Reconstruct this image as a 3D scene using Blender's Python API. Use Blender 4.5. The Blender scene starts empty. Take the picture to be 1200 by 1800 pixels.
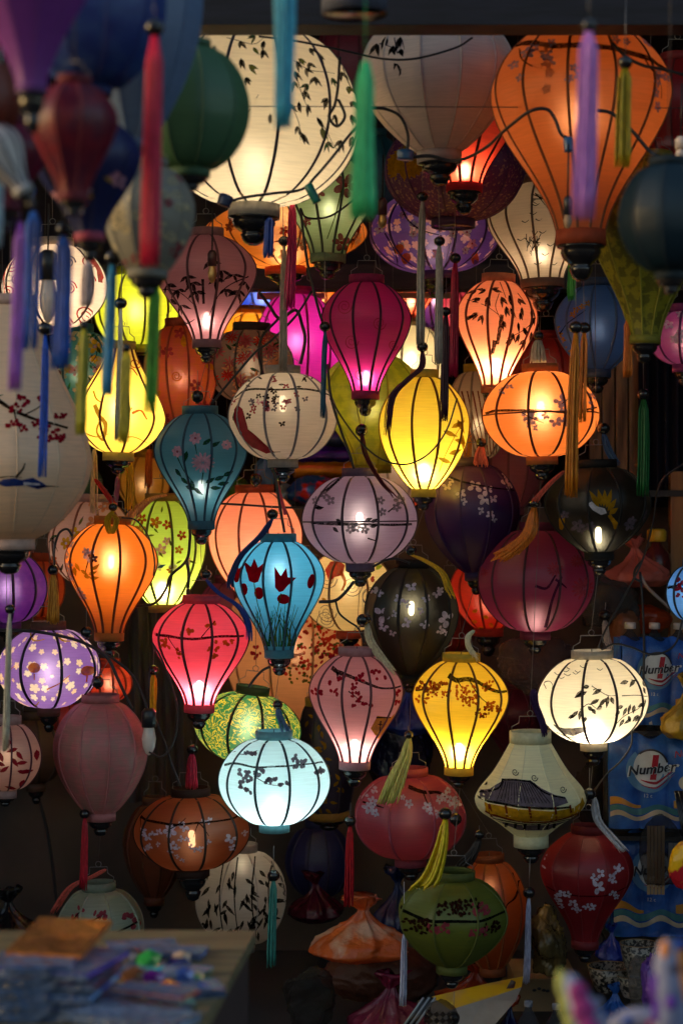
import bpy, bmesh, math, random
from mathutils import Vector, Matrix, noise

# ------------------------------------------------------------------ camera, light, exposure
SC = bpy.context.scene
COL = SC.collection
F, CX, CY, CZ = 3429.0, 600.0, 900.0, 1.6
cam_d = bpy.data.cameras.new('camera')
cam = bpy.data.objects.new('camera', cam_d)
COL.objects.link(cam)
cam.location = (0, 0, CZ)
cam.rotation_euler = (math.radians(90), 0, 0)
cam_d.sensor_fit = 'VERTICAL'
cam_d.sensor_height = 36.0
cam_d.sensor_width = 24.0
cam_d.lens = 36.0 * F / 1800.0
cam_d.clip_end = 200
cam_d.dof.use_dof = True
cam_d.dof.focus_distance = 5.8
cam_d.dof.aperture_fstop = 3.0
SC.camera = cam

world = bpy.data.worlds.new('World')
SC.world = world
world.use_nodes = True
wn = world.node_tree
sky = wn.nodes.new('ShaderNodeTexSky')
sky.sky_type = 'NISHITA'
sky.sun_disc = False
sky.sun_elevation = math.radians(9.0)
sky.sun_rotation = math.radians(270.0)
sky.ozone_density = 1.0
sky.dust_density = 3.0
bg = wn.nodes['Background']
bg.inputs['Strength'].default_value = SKY_STRENGTH = 0.15
wn.links.new(sky.outputs[0], bg.inputs['Color'])

sun_d = bpy.data.lights.new('sun', 'SUN')
sun_d.energy = 0.02
sun_d.angle = math.radians(10)
sun_d.color = (1.0, 0.8, 0.65)
sun = bpy.data.objects.new('sun', sun_d)
COL.objects.link(sun)
# low dusk sun over the street behind the camera; hardly any direct light is left
SUN_DIR = Vector((math.sin(math.radians(270)) * math.cos(math.radians(9)), math.cos(math.radians(270)) * math.cos(math.radians(9)), math.sin(math.radians(9))))
sun.rotation_euler = (-SUN_DIR).to_track_quat('-Z', 'Y').to_euler()

SC.view_settings.view_transform = 'Standard'
SC.view_settings.look = 'None'
SC.view_settings.gamma = 1.0
SC.view_settings.exposure = 1.02
SC.view_settings.use_curve_mapping = False
SC.render.engine = 'CYCLES'
cy = SC.cycles
cy.use_denoising = True
cy.use_light_tree = True
cy.max_bounces = 7
cy.diffuse_bounces = 5
cy.glossy_bounces = 2
cy.transmission_bounces = 5
cy.transparent_max_bounces = 16
cy.caustics_reflective = False
cy.caustics_refractive = True
cy.sample_clamp_indirect = 4.0

RNG = random.Random(11)

# ------------------------------------------------------------------ helpers
def at(x, y, Y):
    return Vector(((x - CX) / F * Y, Y, CZ - (y - CY) / F * Y))

def lin(h):
    if isinstance(h, str):
        h = h.lstrip('#')
        c = [int(h[i:i + 2], 16) / 255 for i in (0, 2, 4)]
        return tuple(x / 12.92 if x <= .04045 else ((x + .055) / 1.055) ** 2.4 for x in c)
    return tuple(h)

def mulc(c, k):
    return tuple(min(.95, x * k) for x in c)

def tag(o, label=None, cat=None, group=None, kind=None):
    if label: o['label'] = label
    if cat: o['category'] = cat
    if group: o['group'] = group
    if kind: o['kind'] = kind
    return o

def empty(name, loc=(0, 0, 0), label=None, cat=None, group=None):
    o = bpy.data.objects.new(name, None)
    o.empty_display_size = .05
    COL.objects.link(o)
    o.location = loc
    return tag(o, label, cat, group)

class MB:
    def __init__(s):
        s.v, s.f, s.m, s.sm = [], [], [], []
    def add(s, vs, fs, mi=0, smooth=True):
        b = len(s.v)
        s.v += [tuple(p) for p in vs]
        for f in fs:
            s.f.append([i + b for i in f]); s.m.append(mi); s.sm.append(smooth)
        return s
    def box(s, c, d, mi=0, rot=None):
        hx, hy, hz = d[0] / 2, d[1] / 2, d[2] / 2
        vs = [Vector((x, y, z)) for x in (-hx, hx) for y in (-hy, hy) for z in (-hz, hz)]
        if rot is not None: vs = [rot @ v for v in vs]
        vs = [v + Vector(c) for v in vs]
        return s.add(vs, [(0, 1, 3, 2), (4, 6, 7, 5), (0, 4, 5, 1), (2, 3, 7, 6), (0, 2, 6, 4), (1, 5, 7, 3)], mi, False)
    def tube(s, pts, r, n=5, mi=0, cap=True):
        pts = [Vector(p) for p in pts]
        rr = r if isinstance(r, (list, tuple)) else [r] * len(pts)
        vs, fs = [], []
        up = None
        for i, p in enumerate(pts):
            t = (pts[min(i + 1, len(pts) - 1)] - pts[max(i - 1, 0)])
            t = t.normalized() if t.length > 1e-9 else Vector((0, 0, 1))
            if up is None:
                up = t.orthogonal().normalized()
            up = (up - t * up.dot(t))
            up = up.normalized() if up.length > 1e-6 else t.orthogonal().normalized()
            sd = t.cross(up)
            for k in range(n):
                a = 2 * math.pi * k / n
                vs.append(p + (up * math.cos(a) + sd * math.sin(a)) * rr[i])
        for i in range(len(pts) - 1):
            for k in range(n):
                a, b = i * n + k, i * n + (k + 1) % n
                fs.append((a, b, b + n, a + n))
        if cap:
            fs.append(tuple(range(n))[::-1]); fs.append(tuple(range((len(pts) - 1) * n, len(pts) * n)))
        return s.add(vs, fs, mi)
    def lathe(s, prof, n=16, mi=0, c=(0, 0, 0), capt=False, capb=False):
        vs, fs = [], []
        for (r, z) in prof:
            for k in range(n):
                a = 2 * math.pi * k / n
                vs.append((c[0] + r * math.sin(a), c[1] - r * math.cos(a), c[2] + z))
        for i in range(len(prof) - 1):
            for k in range(n):
                a, b = i * n + k, i * n + (k + 1) % n
                fs.append((a, a + n, b + n, b))
        if capt: fs.append(tuple(range(n)))
        if capb: fs.append(tuple(range((len(prof) - 1) * n, len(prof) * n))[::-1])
        return s.add(vs, fs, mi)
    def ball(s, c, r, n=10, m=6, mi=0, sc=(1, 1, 1)):
        vs, fs = [Vector((0, 0, 1))], []
        for i in range(1, m):
            p = math.pi * i / m
            for k in range(n):
                a = 2 * math.pi * k / n
                vs.append(Vector((math.sin(p) * math.cos(a), math.sin(p) * math.sin(a), math.cos(p))))
        vs.append(Vector((0, 0, -1)))
        for k in range(n):
            fs.append((0, 1 + k, 1 + (k + 1) % n))
            for i in range(m - 2):
                a, b = 1 + i * n + k, 1 + i * n + (k + 1) % n
                fs.append((a, a + n, b + n, b))
            fs.append((len(vs) - 1, 1 + (m - 2) * n + (k + 1) % n, 1 + (m - 2) * n + k))
        return s.add([Vector((v.x * sc[0], v.y * sc[1], v.z * sc[2])) * r + Vector(c) for v in vs], fs, mi)
    def mesh(s, name, mats):
        me = bpy.data.meshes.new(name)
        me.from_pydata(s.v, [], s.f)
        assert len(me.polygons) == len(s.m), (name, len(me.polygons), len(s.m))
        for m in (mats if isinstance(mats, (list, tuple)) else [mats]): me.materials.append(m)
        me.polygons.foreach_set('material_index', s.m)
        me.polygons.foreach_set('use_smooth', [bool(q) for q in s.sm])
        me.update()
        return me
    def build(s, name, mats, parent=None, loc=(0, 0, 0)):
        return link(name, s.mesh(name, mats), parent, loc)

def link(name, me, parent=None, loc=(0, 0, 0)):
    o = bpy.data.objects.new(name, me)
    COL.objects.link(o)
    if parent: o.parent = parent
    o.location = loc
    return o

def smooth_path(pts, sub=6):
    pts = [Vector(p) for p in pts]
    if len(pts) < 3: return pts
    out = []
    P = [pts[0] * 2 - pts[1]] + pts + [pts[-1] * 2 - pts[-2]]
    for i in range(1, len(P) - 2):
        for j in range(sub):
            t = j / sub
            a, b, c, d = P[i - 1], P[i], P[i + 1], P[i + 2]
            out.append(.5 * ((2 * b) + (c - a) * t + (2 * a - 5 * b + 4 * c - d) * t * t + (3 * b - a - 3 * c + d) * t ** 3))
    out.append(pts[-1])
    return out

# ------------------------------------------------------------------ materials
_M = {}
def nodes_of(name):
    m = bpy.data.materials.new(name)
    m.use_nodes = True
    nt = m.node_tree
    nt.nodes.clear()
    return m, nt, nt.nodes.new('ShaderNodeOutputMaterial')

def N_(nt, t, **kw):
    n = nt.nodes.new(t)
    for k, v in kw.items():
        if k in n.inputs.keys(): n.inputs[k].default_value = v
        else: setattr(n, k, v)
    return n

def vary(nt, col, col2, scale=(1, 1, 1), nscale=12., lo=.35, hi=.65, detail=4):
    """colour socket: noise blend between two colours in object space"""
    tc = N_(nt, 'ShaderNodeTexCoord')
    mp = N_(nt, 'ShaderNodeMapping'); mp.inputs['Scale'].default_value = scale
    nz = N_(nt, 'ShaderNodeTexNoise'); nz.inputs['Scale'].default_value = nscale; nz.inputs['Detail'].default_value = detail
    cr = N_(nt, 'ShaderNodeValToRGB')
    cr.color_ramp.elements[0].position = lo; cr.color_ramp.elements[0].color = (*col, 1)
    cr.color_ramp.elements[1].position = hi; cr.color_ramp.elements[1].color = (*col2, 1)
    L = nt.links.new
    L(tc.outputs['Object'], mp.inputs[0]); L(mp.outputs[0], nz.inputs['Vector']); L(nz.outputs['Fac'], cr.inputs[0])
    return cr.outputs[0], mp.outputs[0]

def fabric(name, col, transl=.5, transp=0., pattern=None, col2=None, gloss=.04, glow=0.):
    """silk on a lantern frame: diffuse + translucent (+ a little see-through weave)"""
    m, nt, out = nodes_of(name)
    L = nt.links.new
    c2 = col2 or mulc(col, .78)
    if pattern == 'marble':
        cs, vec = vary(nt, col, c2, (1, 1, 1), 34, .42, .58, 9)
    elif pattern == 'brocade':
        cs, vec = vary(nt, col, c2, (1, 1, 1), 46, .47, .54, 3)
    elif pattern == 'flowers':
        uv = N_(nt, 'ShaderNodeUVMap')
        vo = N_(nt, 'ShaderNodeTexVoronoi', voronoi_dimensions='2D'); vo.inputs['Scale'].default_value = 1 / 27; vo.inputs['Randomness'].default_value = .85
        L(uv.outputs[0], vo.inputs['Vector'])
        sb = N_(nt, 'ShaderNodeVectorMath', operation='SUBTRACT')
        dv = N_(nt, 'ShaderNodeVectorMath', operation='SCALE'); dv.inputs['Scale'].default_value = 1.
        L(uv.outputs[0], sb.inputs[0]); L(vo.outputs['Position'], dv.inputs[0]); L(dv.outputs[0], sb.inputs[1])
        sx = N_(nt, 'ShaderNodeSeparateXYZ'); L(sb.outputs[0], sx.inputs[0])
        at2 = N_(nt, 'ShaderNodeMath', operation='ARCTAN2'); L(sx.outputs[0], at2.inputs[0]); L(sx.outputs[1], at2.inputs[1])
        m5 = N_(nt, 'ShaderNodeMath', operation='MULTIPLY'); L(at2.outputs[0], m5.inputs[0]); m5.inputs[1].default_value = 2.5
        cs5 = N_(nt, 'ShaderNodeMath', operation='COSINE'); L(m5.outputs[0], cs5.inputs[0])
        pr = N_(nt, 'ShaderNodeMath', operation='MULTIPLY_ADD'); ab = N_(nt, 'ShaderNodeMath', operation='ABSOLUTE'); L(cs5.outputs[0], ab.inputs[0]); pw = N_(nt, 'ShaderNodeMath', operation='POWER'); L(ab.outputs[0], pw.inputs[0]); pw.inputs[1].default_value = .5; L(pw.outputs[0], pr.inputs[0]); pr.inputs[1].default_value = 4.9; pr.inputs[2].default_value = 3.6
        ln = N_(nt, 'ShaderNodeVectorMath', operation='LENGTH'); L(sb.outputs[0], ln.inputs[0])
        sx2 = N_(nt, 'ShaderNodeSeparateXYZ'); L(vo.outputs['Color'], sx2.inputs[0])
        sz = N_(nt, 'ShaderNodeMath', operation='MULTIPLY_ADD'); L(sx2.outputs[0], sz.inputs[0]); sz.inputs[1].default_value = .9; sz.inputs[2].default_value = .45
        prs = N_(nt, 'ShaderNodeMath', operation='MULTIPLY'); L(pr.outputs[0], prs.inputs[0]); L(sz.outputs[0], prs.inputs[1])
        lt = N_(nt, 'ShaderNodeMath', operation='LESS_THAN'); L(ln.outputs['Value'], lt.inputs[0]); L(prs.outputs[0], lt.inputs[1])
        mxf = N_(nt, 'ShaderNodeMixRGB'); L(lt.outputs[0], mxf.inputs[0]); mxf.inputs[1].default_value = (*col, 1)
        warm = N_(nt, 'ShaderNodeMixRGB'); L(sx2.outputs[1], warm.inputs[0]); warm.inputs[1].default_value = (*c2, 1); warm.inputs[2].default_value = (*[c2[0], c2[1] * .72, c2[2] * .45], 1)
        L(warm.outputs[0], mxf.inputs[2]); cs = mxf.outputs[0]
    elif pattern == 'scroll':
        tc0 = N_(nt, 'ShaderNodeTexCoord'); nz0 = N_(nt, 'ShaderNodeTexNoise'); nz0.inputs['Scale'].default_value = 26; nz0.inputs['Detail'].default_value = 2.5; nz0.inputs['Distortion'].default_value = 1.2
        L(tc0.outputs['Object'], nz0.inputs['Vector'])
        cr0 = N_(nt, 'ShaderNodeValToRGB'); e = cr0.color_ramp.elements
        e[0].position = .41; e[0].color = (*col, 1); e[1].position = .43; e[1].color = (*c2, 1)
        for q, cc in ((.455, c2), (.47, col), (.55, col), (.56, c2), (.6, c2), (.615, col)):
            z = e.new(q); z.color = (*cc, 1)
        L(nz0.outputs['Fac'], cr0.inputs[0]); cs = cr0.outputs[0]
    elif pattern == 'speck':
        cs, vec = vary(nt, col, c2, (1, 1, 1), 110, .56, .62, 3)
    else:
        cs, vec = vary(nt, col, mulc(col, .86), (3, 3, 60), 5, .35, .7, 3)   # horizontal slubs of the weave
    if pattern:
        cs2, _ = vary(nt, (1, 1, 1), (.82, .82, .82), (3, 3, 60), 5, .3, .7, 3)
        mx = N_(nt, 'ShaderNodeMixRGB', blend_type='MULTIPLY'); mx.inputs[0].default_value = 1
        L(cs, mx.inputs[1]); L(cs2, mx.inputs[2]); cs = mx.outputs[0]
    wv = N_(nt, 'ShaderNodeTexNoise'); wv.inputs['Scale'].default_value = 9; wv.inputs['Detail'].default_value = 5
    mp2 = N_(nt, 'ShaderNodeMapping'); mp2.inputs['Scale'].default_value = (6, 6, 90)
    tc = N_(nt, 'ShaderNodeTexCoord'); L(tc.outputs['Object'], mp2.inputs[0]); L(mp2.outputs[0], wv.inputs['Vector'])
    bp = N_(nt, 'ShaderNodeBump'); bp.inputs['Strength'].default_value = .25; bp.inputs['Distance'].default_value = .0015
    L(wv.outputs['Fac'], bp.inputs['Height'])
    df = N_(nt, 'ShaderNodeBsdfDiffuse'); tr = N_(nt, 'ShaderNodeBsdfTranslucent')
    L(cs, df.inputs['Color']); L(cs, tr.inputs['Color']); L(bp.outputs[0], df.inputs['Normal'])
    mx = N_(nt, 'ShaderNodeMixShader'); mx.inputs[0].default_value = transl
    L(df.outputs[0], mx.inputs[1]); L(tr.outputs[0], mx.inputs[2])
    sh = mx.outputs[0]
    if glow:
        rf = N_(nt, 'ShaderNodeBsdfRefraction'); rf.inputs['IOR'].default_value = 1.4; rf.inputs['Roughness'].default_value = .74
        rf.inputs['Color'].default_value = (*[min(1, .3 + .75 * c) for c in col], 1)
        mr = N_(nt, 'ShaderNodeMixShader'); mr.inputs[0].default_value = glow
        L(sh, mr.inputs[1]); L(rf.outputs[0], mr.inputs[2]); sh = mr.outputs[0]
    if gloss:
        gl = N_(nt, 'ShaderNodeBsdfGlossy'); gl.inputs['Roughness'].default_value = .42
        gl.inputs['Color'].default_value = (.9, .9, .9, 1)
        L(bp.outputs[0], gl.inputs['Normal'])
        mg = N_(nt, 'ShaderNodeMixShader'); mg.inputs[0].default_value = gloss
        L(sh, mg.inputs[1]); L(gl.outputs[0], mg.inputs[2]); sh = mg.outputs[0]
    if transp:
        tp = N_(nt, 'ShaderNodeBsdfTransparent')
        tp.inputs['Color'].default_value = (*[min(1, .55 + .6 * c) for c in col], 1)
        mt = N_(nt, 'ShaderNodeMixShader'); mt.inputs[0].default_value = transp
        L(sh, mt.inputs[1]); L(tp.outputs[0], mt.inputs[2]); sh = mt.outputs[0]
    L(sh, out.inputs[0])
    return m

def solid(name, col, rough=.6, metal=0., spec=.5, col2=None, nscale=20., scale=(1, 1, 1), bump=0., trans=0., lo=.35, hi=.65, coat=0., bdist=.004):
    if name in _M: return _M[name]
    m, nt, out = nodes_of(name)
    L = nt.links.new
    p = N_(nt, 'ShaderNodeBsdfPrincipled')
    cs, vec = vary(nt, col, col2 or mulc(col, .8), scale, nscale, lo, hi)
    L(cs, p.inputs['Base Color'])
    p.inputs['Roughness'].default_value = rough
    p.inputs['Metallic'].default_value = metal
    p.inputs['Specular IOR Level'].default_value = spec
    if coat: p.inputs['Coat Weight'].default_value = coat
    if bump:
        nz = N_(nt, 'ShaderNodeTexNoise'); nz.inputs['Scale'].default_value = nscale * 2.5; nz.inputs['Detail'].default_value = 6
        L(vec, nz.inputs['Vector'])
        bp = N_(nt, 'ShaderNodeBump'); bp.inputs['Strength'].default_value = bump; bp.inputs['Distance'].default_value = bdist
        L(nz.outputs['Fac'], bp.inputs['Height']); L(bp.outputs[0], p.inputs['Normal'])
    sh = p.outputs[0]
    if trans:
        tr = N_(nt, 'ShaderNodeBsdfTranslucent'); L(cs, tr.inputs['Color'])
        mx = N_(nt, 'ShaderNodeMixShader'); mx.inputs[0].default_value = trans
        L(sh, mx.inputs[1]); L(tr.outputs[0], mx.inputs[2]); sh = mx.outputs[0]
    L(sh, out.inputs[0])
    _M[name] = m
    return m

def film(name, col, clear=.75, rough=.12, body=1.):
    """thin plastic film: see-through with a gloss"""
    if name in _M: return _M[name]
    m, nt, out = nodes_of(name)
    L = nt.links.new
    tp = N_(nt, 'ShaderNodeBsdfTransparent'); tp.inputs[0].default_value = (*[min(1, .3 + .7 * c) for c in col], 1)
    p = N_(nt, 'ShaderNodeBsdfPrincipled')
    cs, vec = vary(nt, mulc(col, body), mulc(col, .7 * body), (1, 1, 1), 14)
    L(cs, p.inputs['Base Color']); p.inputs['Roughness'].default_value = rough
    nz = N_(nt, 'ShaderNodeTexNoise'); nz.inputs['Scale'].default_value = 34; nz.inputs['Distortion'].default_value = 1.; L(vec, nz.inputs['Vector'])
    bp = N_(nt, 'ShaderNodeBump'); bp.inputs['Strength'].default_value = .9; bp.inputs['Distance'].default_value = .02
    L(nz.outputs['Fac'], bp.inputs['Height']); L(bp.outputs[0], p.inputs['Normal'])
    lw = N_(nt, 'ShaderNodeLayerWeight'); lw.inputs[0].default_value = .35
    mr = N_(nt, 'ShaderNodeMapRange'); mr.inputs['To Min'].default_value = 1 - clear; mr.inputs['To Max'].default_value = min(1, 1.5 - clear)
    L(lw.outputs['Facing'], mr.inputs['Value'])
    mx = N_(nt, 'ShaderNodeMixShader')
    L(mr.outputs[0], mx.inputs[0]); L(tp.outputs[0], mx.inputs[1]); L(p.outputs[0], mx.inputs[2])
    L(mx.outputs[0], out.inputs[0])
    _M[name] = m
    return m

def emit(name, col, k):
    key = (name, col, round(k, 2))
    if key in _M: return _M[key]
    m, nt, out = nodes_of(name)
    e = N_(nt, 'ShaderNodeEmission')
    e.inputs[0].default_value = (*col, 1); e.inputs[1].default_value = k
    nt.links.new(e.outputs[0], out.inputs[0])
    m.cycles.emission_sampling = 'FRONT'
    _M[key] = m
    return m

BLACK = solid('black_lacquer', (.012, .011, .013), .18, coat=.3)
WIRE = solid('cable_black', (.012, .012, .016), .45)
STEEL = solid('wire_steel', (.25, .24, .24), .4, .8)
def paint(key):
    """brushed paint: uneven tone, thin and broken in places"""
    k = 'paint_' + key
    if k in _M: return _M[k]
    m, nt, out = nodes_of(k)
    L = nt.links.new
    c = lin(PAINT[key])
    cs, vec = vary(nt, c, mulc(c, .6), (1, 1, 1), 55, .3, .7)
    df = N_(nt, 'ShaderNodeBsdfDiffuse'); tr = N_(nt, 'ShaderNodeBsdfTranslucent'); tp = N_(nt, 'ShaderNodeBsdfTransparent')
    L(cs, df.inputs['Color']); L(cs, tr.inputs['Color'])
    mx = N_(nt, 'ShaderNodeMixShader'); mx.inputs[0].default_value = .04 if key == 'tulip' else .2 if key in ('white', 'mauve', 'lilac', 'pink', 'grey', 'crimson') else .4
    L(df.outputs[0], mx.inputs[1]); L(tr.outputs[0], mx.inputs[2])
    nz = N_(nt, 'ShaderNodeTexNoise'); nz.inputs['Scale'].default_value = 140; nz.inputs['Detail'].default_value = 3
    mr = N_(nt, 'ShaderNodeMapRange'); mr.inputs['From Min'].default_value = .48; mr.inputs['From Max'].default_value = .72; mr.inputs['To Min'].default_value = 0. if key == 'tulip' else .04; mr.inputs['To Max'].default_value = 0. if key == 'tulip' else .1 if key == 'crimson' else .28
    L(vec, nz.inputs['Vector']); L(nz.outputs['Fac'], mr.inputs['Value'])
    m2 = N_(nt, 'ShaderNodeMixShader'); L(mr.outputs[0], m2.inputs[0]); L(mx.outputs[0], m2.inputs[1]); L(tp.outputs[0], m2.inputs[2])
    L(m2.outputs[0], out.inputs[0])
    _M[k] = m
    return m
PAINT = dict(tulip='a60a1e', black='17130f', brown='3a1f18', ink='141416', white='ebe4ec', mauve='b0a0bc', lilac='ddd2e6', crimson='a3152c',
             red='c8281e', orange='d8691d', yellow='e6b818', gold='d9a520', green='2f6b2c', olive='5d6a22', teal='1c5f6a',
             blue='27489a', pink='e8a8bc', cream='e8d8b0', grey='6f6472', rose='b04a58', brick='8c3a22', plum='4b2340',
             peach='e09a70', navy='1a2348', sky='5aa0d0', leaf='1e4a2a', wine='5c1420', lime='9fc83c', ochre='b98a1c')
# ------------------------------------------------------------------ painted decoration (flat paint laid on the silk)
class Decor:
    def __init__(s, seed=1):
        s.p = {}
        s.r = random.Random(seed)
    def poly(s, pts, col):
        s.p.setdefault(col, []).append([tuple(p) for p in pts]); return s
    def ell(s, x, y, a, b, rot=0, col='white', n=9):
        c, q = math.cos(rot), math.sin(rot)
        return s.poly([(x + a * math.cos(t) * c - b * math.sin(t) * q, y + a * math.cos(t) * q + b * math.sin(t) * c)
                       for t in [2 * math.pi * i / n for i in range(n)]], col)
    def fl(s, x, y, r, col='white', n=5, cc=None, miss=0):
        a0 = s.r.uniform(0, 6)
        for i in range(n - miss):
            a = a0 + 2 * math.pi * i / n
            s.ell(x + .58 * r * math.cos(a), y + .58 * r * math.sin(a), .44 * r * s.r.uniform(.85, 1.1), .31 * r, a, col)
        if cc: s.ell(x, y, .2 * r, .2 * r, 0, cc, 6)
        return s
    def daisy(s, x, y, r, col='white', n=11, cc=None, ring=True):
        for i in range(n):
            a = 2 * math.pi * i / n
            s.ell(x + .62 * r * math.cos(a), y + .5 * r * math.sin(a), .38 * r, .12 * r, math.atan2(.8 * math.sin(a), math.cos(a)), col, 7)
        if ring:
            for i in range(6):
                a = .5 + 2 * math.pi * i / 6
                s.ell(x + .28 * r * math.cos(a), y + .22 * r * math.sin(a), .2 * r, .09 * r, a, col, 6)
        if cc: s.ell(x, y, .16 * r, .13 * r, 0, cc, 7)
        return s
    def dots(s, x, y, n, sx, sy, r, col):
        for _ in range(n):
            s.ell(x + s.r.uniform(-sx, sx), y + s.r.uniform(-sy, sy), r * s.r.uniform(.7, 1.2), r * s.r.uniform(.55, .9), s.r.uniform(0, 3), col, 7)
        return s
    def line(s, pts, w0, w1=None, col='black', sub=5):
        w1 = w0 if w1 is None else w1
        pp = smooth_path([(x, y, 0) for x, y in pts], sub) if len(pts) > 2 else [Vector((x, y, 0)) for x, y in pts]
        if len(pts) == 2:
            n = max(2, int((pp[1] - pp[0]).length / 6)); pp = [pp[0].lerp(pp[1], i / n) for i in range(n + 1)]
        l, r_ = [], []
        for i, p in enumerate(pp):
            t = pp[min(i + 1, len(pp) - 1)] - pp[max(0, i - 1)]
            t = t.normalized() if t.length > 0 else Vector((1, 0, 0))
            n = Vector((-t.y, t.x, 0)); w = (w0 + (w1 - w0) * i / max(1, len(pp) - 1)) / 2
            w *= s.r.uniform(.85, 1.15)
            l.append(p + n * w); r_.append(p - n * w)
        for i in range(len(pp) - 1):
            s.poly([l[i][:2], l[i + 1][:2], r_[i + 1][:2], r_[i][:2]], col)
        return s
    def leaf(s, x, y, L, w, ang, col='ink'):
        a = math.radians(ang); c, q = math.cos(a), math.sin(a)
        pr = [(0, 0), (.25, .42), (.5, .5), (.75, .28), (1, 0), (.75, -.22), (.5, -.42), (.25, -.4)]
        return s.poly([(x + L * u * c - w * v * q, y + L * u * q + w * v * c) for u, v in pr], col)
    def bamboo(s, x, y, k=1., col='ink', n=4, a0=90, sp=70):
        for i in range(n):
            a = a0 + sp * ((i + .5) / n - .5) * 2 + s.r.uniform(-14, 14)
            s.leaf(x, y, k * s.r.uniform(14, 23), k * s.r.uniform(5, 7.5), a, col)
        return s
    def spiral(s, x, y, r, w, col, turns=2., d=1):
        pts = []
        n = int(9 * turns)
        for i in range(n + 1):
            a = 2 * math.pi * turns * i / n * d; rr = r * (1 - .85 * i / n)
            pts.append((x + rr * math.cos(a), y + rr * math.sin(a)))
        return s.line(pts, w, w * .6, col, 2)
    def plum(s, cx, cy, L, fcol='white', bcol='black', k=1., nf=9, droop=26, r=8., thick=4, kind='fl', n2=None, tw=5):
        """a blossom branch crossing the lantern with twigs and flowers under and over it"""
        pts = [(cx + L * (u - .5), cy + s.r.uniform(-4, 4) * k) for u in (0, .2, .4, .6, .8, 1)]
        s.line(pts, thick, thick * .6, bcol)
        for i in range(tw):
            x0, y0 = pts[s.r.randrange(len(pts))]
            dx, dy = s.r.uniform(-22, 22) * k, s.r.choice((-.6, 1, 1)) * s.r.uniform(12, droop) * k
            s.line([(x0, y0), (x0 + dx * .5, y0 + dy * .4), (x0 + dx, y0 + dy)], 2., 1., bcol, 3)
        for i in range(nf):
            x, y = cx + s.r.uniform(-.48, .48) * L, cy + s.r.uniform(-.7, 1.1) * droop * k
            if kind == 'fl': s.fl(x, y, r * s.r.uniform(.8, 1.2), fcol, miss=s.r.choice((0, 0, 1, 2)))
            else: s.dots(x, y, n2 or 4, r, r, r * .42, fcol)
        return s
    def scatter(s, x0, y0, x1, y1, n, items):
        for _ in range(n):
            f = s.r.choice(items)
            f(s, s.r.uniform(x0, x1), s.r.uniform(y0, y1))
        return s

def interp(cp, v):
    v = max(0., min(1., v))
    n = len(cp)
    for i in range(n - 1):
        if v <= cp[i + 1][0] or i == n - 2:
            x0, y0 = cp[i]; x1, y1 = cp[i + 1]
            def slope(j):
                if j == 0: return (cp[1][1] - cp[0][1]) / (cp[1][0] - cp[0][0])
                if j == n - 1: return (cp[-1][1] - cp[-2][1]) / (cp[-1][0] - cp[-2][0])
                a = (cp[j][1] - cp[j - 1][1]) / (cp[j][0] - cp[j - 1][0]); b = (cp[j + 1][1] - cp[j][1]) / (cp[j + 1][0] - cp[j][0])
                return 0 if a * b <= 0 else 2 * a * b / (a + b)
            h = x1 - x0; t = (v - x0) / h
            m0, m1 = slope(i) * h, slope(i + 1) * h
            return (2 * t ** 3 - 3 * t ** 2 + 1) * y0 + (t ** 3 - 2 * t * t + t) * m0 + (-2 * t ** 3 + 3 * t * t) * y1 + (t ** 3 - t * t) * m1
    return cp[-1][1]

def profile(shape, rt, rb):
    if shape == 'drop':    # balloon, widest in the upper third
        return lambda v: (rt + (1 - rt) * math.sin(math.pi / 2 * min(1, v / .34)) ** .72 if v < .34 else
                          rb + (1 - rb) * (.68 * .5 * (1 + math.cos(math.pi * (v - .34) / .66)) + .32 * (1 - ((v - .34) / .66) ** 1.3)))
    if shape == 'pear':    # widest low down
        f = lambda u: (rb + (1 - rb) * math.sin(math.pi / 2 * min(1, u / .34)) ** .72 if u < .34 else rt + (1 - rt) * (.5 * .5 * (1 + math.cos(math.pi * (u - .34) / .66)) + .5 * (1 - ((u - .34) / .66) ** 1.15)))
        return lambda v: f(1 - v)
    if shape == 'round':
        return lambda v: (rt + (rb - rt) * v) + (1 - (rt + (rb - rt) * v)) * max(0, math.sin(math.pi * v)) ** .55
    if shape == 'urn':     # round shoulders, gently tapered below
        return lambda v: (rt + (1 - rt) * math.sin(math.pi / 2 * min(1, v / .42)) ** .66 if v < .42 else
                          rb + (1 - rb) * max(0., math.cos(math.pi / 2 * (v - .42) / .58)) ** .85)
    if shape == 'cone':    # conical shoulders, widest low, tapering under
        cp = [(0, rt), (.3, .66), (.52, .95), (.6, 1.), (.7, .95), (.88, .55), (1, rb)]
        return lambda v: interp(cp, v)
    if shape == 'saucer':
        return lambda v: (rt + (rb - rt) * v) + (1 - (rt + (rb - rt) * v)) * max(0, math.sin(math.pi * v)) ** .7
    raise ValueError(shape)

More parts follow.
